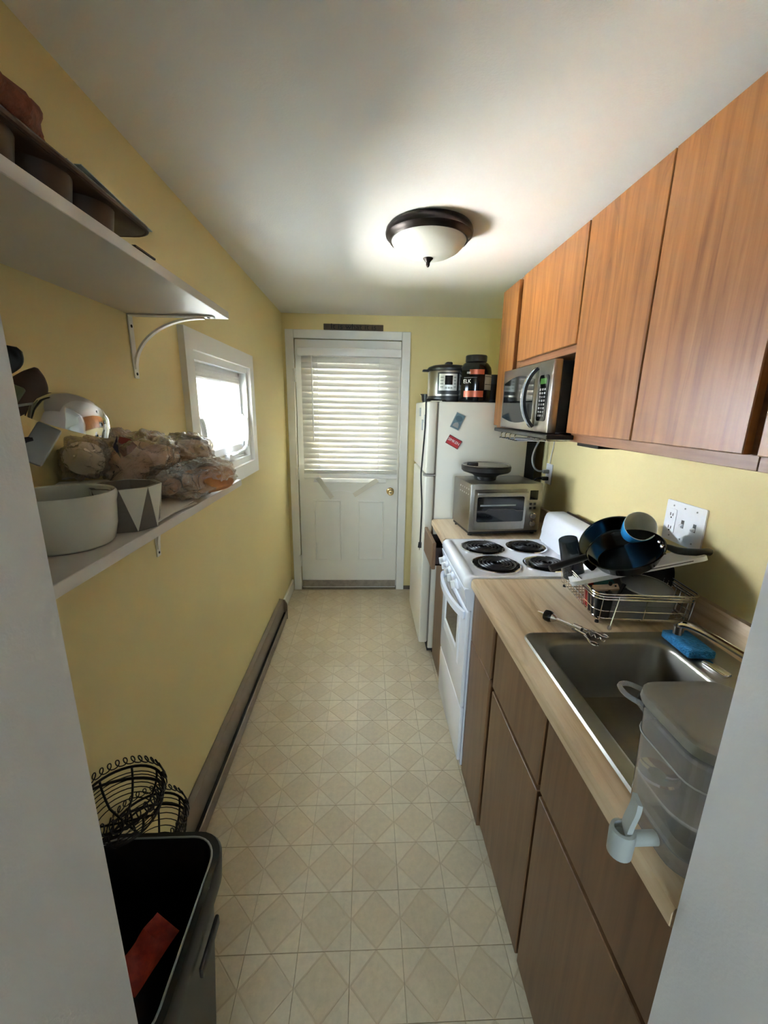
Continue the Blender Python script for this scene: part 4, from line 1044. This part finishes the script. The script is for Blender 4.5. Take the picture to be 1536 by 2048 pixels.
# wing corkscrew lying across the sink edge
ck = thing('corkscrew', 'chrome winged corkscrew with black collar lying at the sink edge', 'corkscrew', (0.61, 1.06, CT))
A = Vector((0.556, 1.122, 0.936)); B = Vector((0.640, 1.018, 0.932)); dv = (B-A).normalized()
MB().tube([A-dv*0.006, A, A+dv*0.012, A+dv*0.017], 0.017, 18, radii=[0.0155, 0.0175, 0.0175, 0.014]).build('collar', BLACK_G, ck)
MB().tube([A-dv*0.030, A-dv*0.012, A-dv*0.005], 0.004, 8, radii=[0.002, 0.004, 0.004]).build('top_pin', CHROME, ck)
MB().tube([A+dv*0.014, A+dv*0.022, A+dv*0.03], 0.011, 14, radii=[0.0135, 0.012, 0.008]).build('bell', CHROME, ck)
b = MB()
sh = [A+dv*(0.025+0.0045*i) for i in range(16)]
b.tube(sh, 0.005, 10, radii=[0.0062 if i % 2 else 0.0048 for i in range(16)])
b.build('rack_shaft', CHROME, ck)
sd = Vector((-dv.y, dv.x, 0))
g = A+dv*0.092
MB().tube([g-dv*0.010, g+dv*0.014], 0.011, 14).build('gear_housing', CHROME, ck)
for s in (-1, 1):
    q = g+sd*0.010*s
    e = q+dv*0.062+sd*0.022*s+Vector((0, 0, -0.006))
    loop = [q, q+dv*0.03+sd*0.006*s] + [e+dv*0.012*math.cos(a)+sd*0.008*math.sin(a)*s for a in (math.pi, 2.0, 1.2, 0.3, -0.6, -1.6, -2.6)] + [q+dv*0.03+sd*0.012*s]
    MB().tube(loop, 0.0028, 8).build('wing_arm', CHROME, ck)
wv = []
for i in range(37):
    a = i*2*math.pi/9; wv.append(g+dv*(0.014+0.0018*i)+sd*0.004*math.cos(a)+Vector((0, 0, 0.004*math.sin(a)-0.0001*i)))
MB().tube(wv, 0.0014, 6).build('worm', CHROME, ck)

# ================================================================== drink dispenser at the near end of the worktop
dd = thing('drink_dispenser', 'clear plastic drink dispenser with grey lid and tap on the worktop edge', 'dispenser', (0.49, 0.46, CT))
dx0, dx1, dy0, dy1 = 0.418, 0.565, 0.394, 0.534
MB().loft([rr(dx0+0.016, dx1-0.016, dy0+0.016, dy1-0.016, 0.03, CT+0.001), rr(dx0+0.006, dx1-0.006, dy0+0.005, dy1-0.005, 0.035, CT+0.010), rr(dx0+0.008, dx1-0.008, dy0+0.007, dy1-0.007, 0.035, CT+0.022), rr(dx0+0.005, dx1-0.005, dy0+0.005, dy1-0.005, 0.035, CT+0.03),
           rr(dx0+0.002, dx1-0.002, dy0+0.002, dy1-0.002, 0.035, CT+0.15), rr(dx0, dx1, dy0, dy1, 0.035, CT+0.204)], cap1=False).build('tank', CLEAR, dd, 50)
MB().loft([rr(dx0-0.005, dx1+0.005, dy0-0.004, dy1+0.010, 0.036, CT+0.196), rr(dx0-0.005, dx1+0.005, dy0-0.004, dy1+0.010, 0.036, CT+0.203)], cap0=False, cap1=False).build('tank_rim', CLEAR, dd)
MB().tube(spline([(dx0+0.004, dy1-0.02, CT+0.199), (dx0-0.008, dy1+0.002, CT+0.199), (dx0-0.006, dy1+0.026, CT+0.199), (dx0+0.012, dy1+0.030, CT+0.199), (dx0+0.03, dy1+0.008, CT+0.199)], 5), 0.004, 8).build('carry_loop', CLEAR, dd)
MB().loft([rr(dx0-0.002, dx1+0.002, dy0-0.002, dy1+0.004, 0.036, CT+0.205), rr(dx0-0.004, dx1+0.004, dy0-0.004, dy1+0.006, 0.036, CT+0.210), rr(dx0-0.003, dx1+0.003, dy0-0.003, dy1+0.005, 0.036, CT+0.221), rr(dx0+0.002, dx1-0.002, dy0+0.002, dy1, 0.034, CT+0.223), rr(dx0+0.006, dx1-0.006, dy0+0.006, dy1-0.004, 0.032, CT+0.221)]).build('lid', LID_G, dd, 50)
MB().tube([(x, y, CT+0.158) for x, y in rrect(dx0+0.001, dx1-0.001, dy0+0.001, dy1-0.001, 0.035, 5)], 0.0012, 5, closed=True).build('fill_line', GREY_P, dd)
tp = MB().cyl((0.422, 0.446, CT+0.030), (0.384, 0.446, CT+0.030), 0.010, n=16).lathe([(0.012, -0.016), (0.0165, -0.012), (0.0175, 0.022), (0.0165, 0.030), (0.012, 0.031), (0.011, 0.02), (0.004, 0.018)], 22, Matrix.Translation((0.372, 0.446, CT+0.018)), True, True).build('tap', TAP_G, dd)
MB().ribbon(spline([(0.376, 0.446, CT+0.044), (0.382, 0.450, CT+0.058), (0.392, 0.456, CT+0.072), (0.396, 0.460, CT+0.084)], 4), (0.25, 0.95, 0), 0.022, 0.007).build('tap_lever', TAP_G, tp)

# ================================================================== left shelves
def shelf(label, zb, zt, y1=1.262):
    t = thing('wall_shelf', label, 'shelf', (-0.51, 0.82, zb))
    MB().box(XL, -0.386, 0.378, y1, zb, zt, 0.001).build('board', SHELF, t)
    return t
def bracket(t, y, zt, hz, hx):
    w = 0.022
    g = MB().box(XL, XL+0.004, y-w/2, y+w/2, zt-hz, zt, 0.001).build('wall_leg', W_TRIM, t)
    MB().box(XL, XL+hx, y-w/2, y+w/2, zt-0.004, zt-0.0005, 0.001).build('arm', W_TRIM, t)
    pts = []
    for i in range(15):
        a = R(90*i/14)
        pts.append((XL+0.004+(hx-0.03)*(1-math.cos(a)), y, zt-0.006-(hz-0.03)*(1-math.sin(a))))
    MB().ribbon(pts, (0, 1, 0), 0.014, 0.005).build('brace', W_TRIM, t, 50)
    for z in (zt-0.03, zt-hz+0.012):
        MB().cyl((XL+0.004, y, z), (XL+0.0052, y, z), 0.004, n=10).build('screw', BLACK_M, g)
    MB().cyl((XL+hx-0.014, y, zt-0.0055), (XL+hx-0.014, y, zt-0.004), 0.004, n=10).build('screw', BLACK_M, t)
s1 = shelf('upper white wall shelf with the muffin tin on it', 1.776, 1.795)
bracket(s1, 1.225, 1.776, 0.165, 0.225)
s2 = shelf('lower white wall shelf with pots and bread bags', 1.303, 1.322, 1.275)
bracket(s2, 1.225, 1.303, 0.215, 0.20)
for t, z in ((s1, 1.776), (s2, 1.303)):
    pass

Z1, Z2 = 1.7955, 1.3225
mt = thing('muffin_tin', 'brown non-stick muffin tin on the upper shelf', 'baking tin', (-0.49, 0.62, Z1))
ty = 0.870
MB().loft([rr(-0.600, -0.396, 0.40, ty, 0.035, Z1+0.044, 6), rr(-0.604, -0.392, 0.40, ty+0.004, 0.037, Z1+0.046, 6), rr(-0.602, -0.394, 0.40, ty+0.002, 0.036, Z1+0.0525, 6), rr(-0.594, -0.402, 0.405, ty-0.006, 0.034, Z1+0.0505, 6)]).build('tray', MUFF, mt)
MB().tube([(x, y, Z1+0.048) for x, y in rrect(-0.604, -0.392, 0.40, ty+0.004, 0.037, 6)], 0.0045, 8, closed=True).build('rolled_rim', MUFF, mt)
for j in range(4):
    for i in range(2):
        MB().lathe([(0.004, 0.0), (0.037, 0.0), (0.040, 0.003), (0.046, 0.0445)], 30, Matrix.Translation((-0.448-0.098*i, 0.462+j*0.0975, Z1)), True, False).build('cup', MUFF, mt, 50)
pp = thing('paper_stack', 'loose pale blue papers lying on the muffin tin', 'paper', (-0.5, 0.75, Z1+0.053))
for k in range(4):
    MB().box(-0.09, 0.09, -0.11, 0.11, 0, 0.0012, M=Matrix.Translation((-0.495+0.003*k, 0.735+0.014*k, Z1+0.0532+0.0022*k)) @ Matrix.Rotation(R(-3+2.2*k), 4, 'Z')).build('sheet', PAPER_B if k % 2 else PAPER, pp)
cl_ = thing('woven_cloth', 'rust brown woven cloth bunched on the muffin tin', 'cloth', (-0.5, 0.52, Z1+0.053))
b = MB().blob((-0.455, 0.555, Z1+0.078), (0.070, 0.105, 0.028), amp=0.35, fr=30, nu=36, nv=16, seed=2)
for v in b.bm.verts: v.co.z = max(v.co.z, Z1+0.0535)
b.build('cloth_fold', RUST, cl_)
tw = thing('dark_strap', 'short dark strap lying at the front edge of the upper shelf', 'strap', (-0.395, 0.82, Z1))
MB().ribbon([(-0.397, 0.80, Z1+0.006), (-0.394, 0.815, Z1+0.0045), (-0.392, 0.835, Z1+0.003), (-0.391, 0.855, Z1+0.0025)], (1, 0, 0), 0.010, 0.003).build('strap_band', BLACK, tw)

wc = thing('stoneware_crock', 'plain pale glazed stoneware crock on the lower shelf', 'pot', (-0.475, 0.655, Z2))
M_ = Matrix.Translation((-0.476, 0.648, Z2))
MB().lathe([(0.01, 0.0), (0.060, 0.0), (0.064, 0.004), (0.070, 0.03), (0.0725, 0.066), (0.0745, 0.074), (0.0745, 0.082), (0.072, 0.085), (0.068, 0.083), (0.066, 0.04), (0.058, 0.010), (0.01, 0.008)], 52, M_, True, True).build('crock_body', CERAM, wc, 50)
# faceted concrete planter with white triangles
gp = thing('concrete_planter', 'faceted concrete planter painted with white triangles', 'planter', (-0.435, 0.755, Z2))
M_ = Matrix.Translation((-0.437, 0.752, Z2)) @ Matrix.Rotation(R(20), 4, 'Z')
n = 8; rb, rt_, hh = 0.050, 0.0585, 0.078
bp_ = [Vector((rb*math.cos(2*math.pi*(i+.5)/n), rb*math.sin(2*math.pi*(i+.5)/n), 0)) for i in range(n)]
tp_ = [Vector((rt_*math.cos(2*math.pi*i/n), rt_*math.sin(2*math.pi*i/n), hh)) for i in range(n)]
b = MB(); bv = [b.bm.verts.new(p) for p in bp_]; tv = [b.bm.verts.new(p) for p in tp_]
iv = [b.bm.verts.new(p*0.88+Vector((0, 0, hh*0.12))) for p in tp_]; jv = [b.bm.verts.new(Vector((p.x*0.74, p.y*0.74, 0.02))) for p in tp_]
for i in range(n):
    j = (i+1) % n
    b.bm.faces.new((bv[i], bv[j], tv[j])); b.bm.faces.new((tv[i], tv[j], bv[i]))
    b.bm.faces.new((tv[i], tv[j], iv[j], iv[i])); b.bm.faces.new((iv[i], iv[j], jv[j], jv[i]))
b.bm.faces.new(jv); b.bm.faces.new(bv[::-1])
b._fin(list(b.bm.verts), M_)
b.build('planter_body', CONCR, gp, flat=True)
for i in range(n):
    j = (i+1) % n
    nrm = ((tp_[j]-tp_[i]).cross(bp_[i]-tp_[i])).normalized(); nrm = -nrm if nrm.dot(tp_[i]) < 0 else nrm
    q = [p*1.0+nrm*0.0004 for p in (tp_[i], tp_[j], bp_[i])]
    q2 = [p+nrm*0.0012 for p in (tp_[i], tp_[j], bp_[i])]
    MB().loft([q, q2], M=M_).build('painted_triangle', CONCR_W, gp, flat=True)
ml = thing('mail_stack', 'flat papers lying on the lower shelf under the bread bags', 'paper', (-0.44, 0.84, Z2))
for k in range(3):
    MB().box(-0.055, 0.055, -0.09, 0.09, 0, 0.0016, M=Matrix.Translation((-0.455+0.004*k, 0.855-0.006*k, Z2+0.0005+0.0022*k)) @ Matrix.Rotation(R(-8+5*k), 4, 'Z')).build('sheet', PAPER, ml)
ub = thing('white_box', 'small white carton behind the planter on the lower shelf', 'box', (-0.585, 0.80, Z2))
MB().box(-0.045, 0.045, -0.05, 0.05, 0.0, 0.062, 0.003, M=Matrix.Translation((-0.572, 0.835, Z2)) @ Matrix.Rotation(R(25), 4, 'Z')).build('carton_body', PAPER, ub)
# bread bags
def bag(label, c, rad, rot, m, seed, amp=0.22):
    t = thing('bread_bag', label, 'bag', (c[0], c[1], Z2))
    M_ = Matrix.Translation(c) @ rot
    b = MB().blob((0, 0, 0), rad, M_, nu=90, nv=52, amp=amp, fr=17, seed=seed, wr=0.5, pw=0.75)
    for v in b.bm.verts:
        d = Vector((v.co.x*34+v.co.z*20, v.co.y*16+v.co.z*14, v.co.z*30))+Vector((seed, 0, 0)); k = abs(noise.noise(d))+0.35*abs(noise.noise(d*2.1))
        v.co += (v.co-Vector(c)).normalized()*(0.008-0.026*k)
    for v in b.bm.verts: v.co.z = max(v.co.z, Z2+0.009); v.co.x = max(v.co.x, XL+0.004)
    b.build('plastic_film', BAG, t, 60)
    return t, M_
RZ = lambda a: Matrix.Rotation(R(a), 4, 'Z')
RX = lambda a: Matrix.Rotation(R(a), 4, 'X')
t, M_ = bag('clear bag of pale buns, highest on the lower shelf', (-0.530, 1.000, Z2+0.085), (0.080, 0.120, 0.076), RZ(12) @ RX(-8), BAG, 3)
for p, r in (((-0.02, -0.035, -0.01), 0.05), ((0.025, 0.03, 0.0), 0.052), ((-0.025, 0.045, 0.015), 0.045)):
    MB().blob(p, (r, r*1.1, r*0.85), M_, 20, 12, 0.06, 12, 1.0, 5).build('bun', BREAD_P, t)
MB().prism([(-0.022, 0), (0.0, 0.012), (0.026, 0.006), (0.020, -0.014), (0.004, -0.026), (-0.012, -0.014)], 'z', 0, 0.002, orient((-0.520, 0.908, Z2+0.128), (0.3, -0.8, 0.5))).build('printed_patch', REDP, t)
MB().prism([(-0.026, 0.004), (0.0, 0.018), (0.028, 0.010), (0.0, 0.009)], 'z', 0.002, 0.0035, orient((-0.520, 0.908, Z2+0.128), (0.3, -0.8, 0.5))).build('printed_patch', NAVY, t)
t, M_ = bag('printed loaf bag at the window end of the lower shelf', (-0.495, 1.150, Z2+0.078), (0.072, 0.110, 0.064), RZ(20) @ RX(6), BAG, 8, 0.14)
MB().blob((0, 0, -0.004), (0.062, 0.100, 0.052), M_, 30, 18, 0.10, 14, 0.75, 4).build('loaf', BROWN_P, t)
b = MB().blob((0.004, 0.078, 0), (0.060, 0.020, 0.052), M_, 24, 12, 0.06, 10, 0.8, 2); b.build('printed_band', NAVY, t)
MB().blob((0.0, 0.098, 0), (0.056, 0.016, 0.048), M_, 24, 12, 0.06, 10, 0.8, 2).build('end_panel', CREAM, t)
for k in range(9):
    q = orient((M_ @ Vector((0.045-0.002*k, -0.055+0.014*k, 0.036-0.001*(k % 2)))), (0.7, -0.2, 0.7), (0, 1, 0))
    MB().box(-0.004, 0.004, -0.0045, 0.0045, 0, 0.0012, M=q @ Matrix.Rotation(k*0.7, 4, 'Z')).build('print_mark', NAVY, t)
t, M_ = bag('open clear bag with a brown bread heel hanging over the shelf front', (-0.425, 1.010, Z2+0.046), (0.056, 0.135, 0.042), RZ(-18), BAG, 11, 0.25)
MB().blob((0.010, 0.045, -0.008), (0.042, 0.066, 0.030), M_, 24, 14, 0.08, 12, 0.6, 7).build('bread_heel', BREAD, t)
MB().blob((-0.015, -0.055, -0.012), (0.030, 0.030, 0.018), M_, 20, 12, 0.4, 28, 0.9, 9).build('crumpled_wrap', mat('amber_wrapper', (168, 104, 58), 0.35, var=0.3, vs=60), t)
t, M_ = bag('small cream wrapped bag left of the buns against the yellow wall', (-0.590, 0.885, Z2+0.105), (0.045, 0.052, 0.042), RZ(30), BAG, 15, 0.3)
MB().blob((0, 0, 0), (0.036, 0.042, 0.034), M_, 22, 14, 0.2, 22, 0.9, 6).build('wrapped_food', CREAM, t)

# utensils fanning out of a crock hidden behind the opening's jamb
uc = thing('utensil_crock', 'pale utensil crock standing behind the white jamb', 'crock', (-0.583, 0.515, Z2))
M_ = Matrix.Translation((-0.583, 0.515, Z2))
MB().lathe([(0.01, 0), (0.046, 0), (0.049, 0.01), (0.050, 0.13), (0.047, 0.132), (0.045, 0.12), (0.044, 0.01), (0.01, 0.008)], 36, M_, True, True).build('crock_body', CERAM, uc, 50)
la = thing('ladle', 'shiny chrome ladle leaning out with its bowl upside down', 'ladle', (-0.56, 0.53, Z2+0.02))
LMx = orient((-0.432, 0.628, 1.508), (-0.30, -0.15, -0.94))
MB().lathe([(0.050, 0.0), (0.0485, -0.012), (0.043, -0.027), (0.032, -0.039), (0.017, -0.046), (0.004, -0.048)], 44, LMx, False, True).build('bowl', CHROME, la, 60)
MB().ribbon(spline([(-0.570, 0.525, Z2+0.05), (-0.535, 0.548, 1.45), (-0.505, 0.570, 1.52), (-0.478, 0.592, 1.535), (-0.455, 0.607, 1.541)], 5), (0.55, -0.83, 0), 0.016, 0.003).build('handle', STEEL, la, 60)
ws = thing('wooden_spoon', 'dark wooden spoon with a pointed oval tip behind the ladle', 'spoon', (-0.58, 0.53, Z2+0.02))
pts = [(-0.585, 0.52, Z2+0.03), (-0.55, 0.57, 1.46), (-0.525, 0.62, 1.515), (-0.512, 0.648, 1.545), (-0.505, 0.662, 1.563), (-0.502, 0.672, 1.580), (-0.5, 0.677, 1.592)]
def sspoon(pts, rad, m, t, flat):
    q = spline([(p[0], p[1], p[2]) for p in pts], 6); rs = [v.x for v in spline([(r, 0, 0) for r in rad], 6)]
    b = MB().tube(q, 0.006, 16, radii=[max(r, 0.001) for r in rs])
    c0 = Vector(pts[-3]); n_ = Vector(flat).normalized()
    for v in b.bm.verts:
        j = min(range(len(q)), key=lambda i: (q[i]-v.co).length_squared)
        d = v.co-q[j]; k = min(1.0, max(0.0, (rs[j]-0.006)/0.010))
        v.co -= n_*d.dot(n_)*0.72*k
    b.build('spoon_body', m, t, 60)
sspoon(pts, [0.006, 0.006, 0.010, 0.021, 0.0235, 0.015, 0.003], WOODD, ws, (0.5, -0.85, 0.1))
gs = thing('silicone_spatula', 'pale grey square-ended spatula under the ladle bowl', 'spatula', (-0.57, 0.52, Z2+0.02))
GM = orient((-0.468, 0.618, 1.487), (0.55, -0.78, 0.30), (0.45, 0.2, 0.87))
MB().box(-0.034, 0.026, -0.015, 0.015, -0.005, 0.005, 0.003, 2, M=GM).build('blade', GREY_L, gs)
MB().tube([(-0.582, 0.508, Z2+0.06), (-0.54, 0.545, 1.46), (-0.505, 0.585, 1.485), (-0.475, 0.613, 1.49)], 0.005, 10).build('handle', BLACK, gs)
bs_ = thing('black_spoon', 'black nylon spoon, topmost of the leaning utensils', 'spoon', (-0.59, 0.51, Z2+0.02))
pts = [(-0.598, 0.508, Z2+0.03), (-0.57, 0.53, 1.47), (-0.535, 0.565, 1.55), (-0.508, 0.595, 1.585), (-0.487, 0.615, 1.602), (-0.477, 0.622, 1.612)]
sspoon(pts, [0.005, 0.005, 0.009, 0.020, 0.018, 0.004], BLACK, bs_, (0.5, -0.85, 0.1))
gu = thing('sage_scraper', 'sage green scraper tip beside the jamb above the ladle', 'scraper', (-0.59, 0.50, Z2+0.02))
MB().box(-0.022, 0.022, -0.012, 0.012, -0.004, 0.004, 0.002, M=orient((-0.492, 0.600, 1.558), (0.3, -0.8, 0.4), (0.8, 0.2, -0.4))).build('blade', GREENP, gu)
MB().tube([(-0.60, 0.50, Z2+0.04), (-0.55, 0.55, 1.50), (-0.505, 0.592, 1.560)], 0.004, 8).build('handle', GREENP, gu)

# ================================================================== bin and hanging wire baskets
tc = thing('trash_can', 'open black plastic trash can beside the white opening', 'trash can', (-0.46, 0.57, 0))
zt = 0.60
rg = [rr(-0.565, -0.365, 0.435, 0.700, 0.04, 0.002, 7), rr(-0.575, -0.358, 0.430, 0.708, 0.04, 0.02, 7), rr(-0.598, -0.330, 0.405, 0.738, 0.055, zt-0.075, 7), rr(-0.604, -0.312, 0.392, 0.746, 0.06, zt-0.070, 7), rr(-0.606, -0.308, 0.390, 0.750, 0.062, zt-0.008, 7),
      rr(-0.602, -0.312, 0.394, 0.746, 0.06, zt, 7), rr(-0.592, -0.326, 0.404, 0.734, 0.055, zt-0.002, 7), rr(-0.590, -0.328, 0.406, 0.732, 0.055, zt-0.012, 7), rr(-0.560, -0.372, 0.44, 0.695, 0.04, 0.03, 7)]
MB().loft(rg).build('bin_body', TRASHB, tc, 50)
MB().tube([(x, y, zt+0.0005) for x, y in rrect(-0.592, -0.326, 0.404, 0.734, 0.055, 7)], 0.0022, 6, closed=True).build('rim_highlight', GREY_P, tc)  # grey line painting the highlight along the black rim
MB().box(-0.309, -0.300, 0.55, 0.64, zt-0.11, zt-0.085, 0.004, 2).build('side_grip', TRASHB, tc)
rp = thing('food_wrapper', 'crumpled red food wrapper inside the black trash can', 'wrapper', (-0.40, 0.56, 0.30))
b = MB(); N_ = 10; vv = []
M_ = orient((-0.440, 0.610, 0.462), (0.10, -0.35, 0.92), (0.45, 0.85, 0.25))
for i in range(N_+1):
    for j in range(N_+1):
        p = Vector((-0.052+0.104*i/N_, -0.032+0.064*j/N_, 0)); p.z = 0.018*noise.noise(p*28)
        vv.append(b.bm.verts.new(M_ @ p))
for i in range(N_):
    for j in range(N_): b.bm.faces.new((vv[i*(N_+1)+j], vv[(i+1)*(N_+1)+j], vv[(i+1)*(N_+1)+j+1], vv[i*(N_+1)+j+1]))
e = bmesh.ops.solidify(b.bm, geom=b.bm.faces[:], thickness=0.002)
b.build('wrapper_sheet', mat('red_foil_wrapper', (224, 92, 76), 0.3, var=0.30, vs=45), rp)
lk = thing('bin_liner', 'dark crumpled rubbish filling the black trash can', 'rubbish', (-0.46, 0.57, 0.03))
MB().blob((-0.462, 0.57, 0.22), (0.092, 0.120, 0.175), nu=30, nv=18, amp=0.16, fr=14, seed=4).build('rubbish_bag', BLACK_M, lk)

def basket(label, c, r, h):
    t = thing('wire_basket', label, 'basket', (c[0], c[1], c[2]-h), 'black wire baskets on the left wall')
    def circ(rad, z, n=40): return [Vector((c[0]+rad*math.cos(2*math.pi*i/n), c[1]+rad*math.sin(2*math.pi*i/n), z)) for i in range(n)]
    MB().tube(circ(r, c[2]-0.002), 0.0032, 6, closed=True).build('rim_wire', WIRE, t)
    coil = []
    K = 34
    for i in range(K*12):
        a = 2*math.pi*i/(K*12); q = 2*math.pi*i/12
        coil.append(Vector((c[0]+(r+0.004+0.004*math.cos(q))*math.cos(a+0.085*math.sin(q)), c[1]+(r+0.004+0.004*math.cos(q))*math.sin(a+0.085*math.sin(q)), c[2]+0.014-0.014*math.cos(q))))
    MB().tube(coil, 0.0014, 5, closed=True).build('curled_border', WIRE, t)
    for k in range(7):
        f = k/6; rad = r*(1-0.30*f*f)
        MB().tube(circ(rad, c[2]-0.018-f*(h-0.02), 32), 0.0012, 5, closed=True).build('hoop_wire', WIRE, t)
    for k in range(8):
        a = 2*math.pi*(k+.3)/8
        pts = [Vector((c[0]+r*(1-0.30*f*f)*math.cos(a), c[1]+r*(1-0.30*f*f)*math.sin(a), c[2]-0.002-f*(h-0.004))) for f in (0, .25, .5, .75, 1)]
        pts.append(Vector((c[0], c[1], c[2]-h)))
        MB().tube(pts, 0.0026, 6).build('rib_wire', WIRE, t)
    MB().tube([Vector((c[0]+(r+0.002)*math.cos(a), c[1]+(r+0.002)*math.sin(a)*0.86, c[2]+0.002-0.35*r*math.sin(a))) for a in [R(x) for x in range(0, 181, 12)]], 0.0034, 6).build('swing_handle', WIRE, t)
    MB().tube([(XL, c[1], c[2]+0.012), (c[0]-r, c[1], c[2]+0.002)], 0.004, 6).build('wall_hook', WIRE, t)
    return t
basket('upper black wire basket with curled border above the trash can', (-0.550, 0.765, 0.682), 0.086, 0.072)
basket('lower black wire basket with curled border partly hidden by the trash can', (-0.550, 0.848, 0.505), 0.086, 0.11)
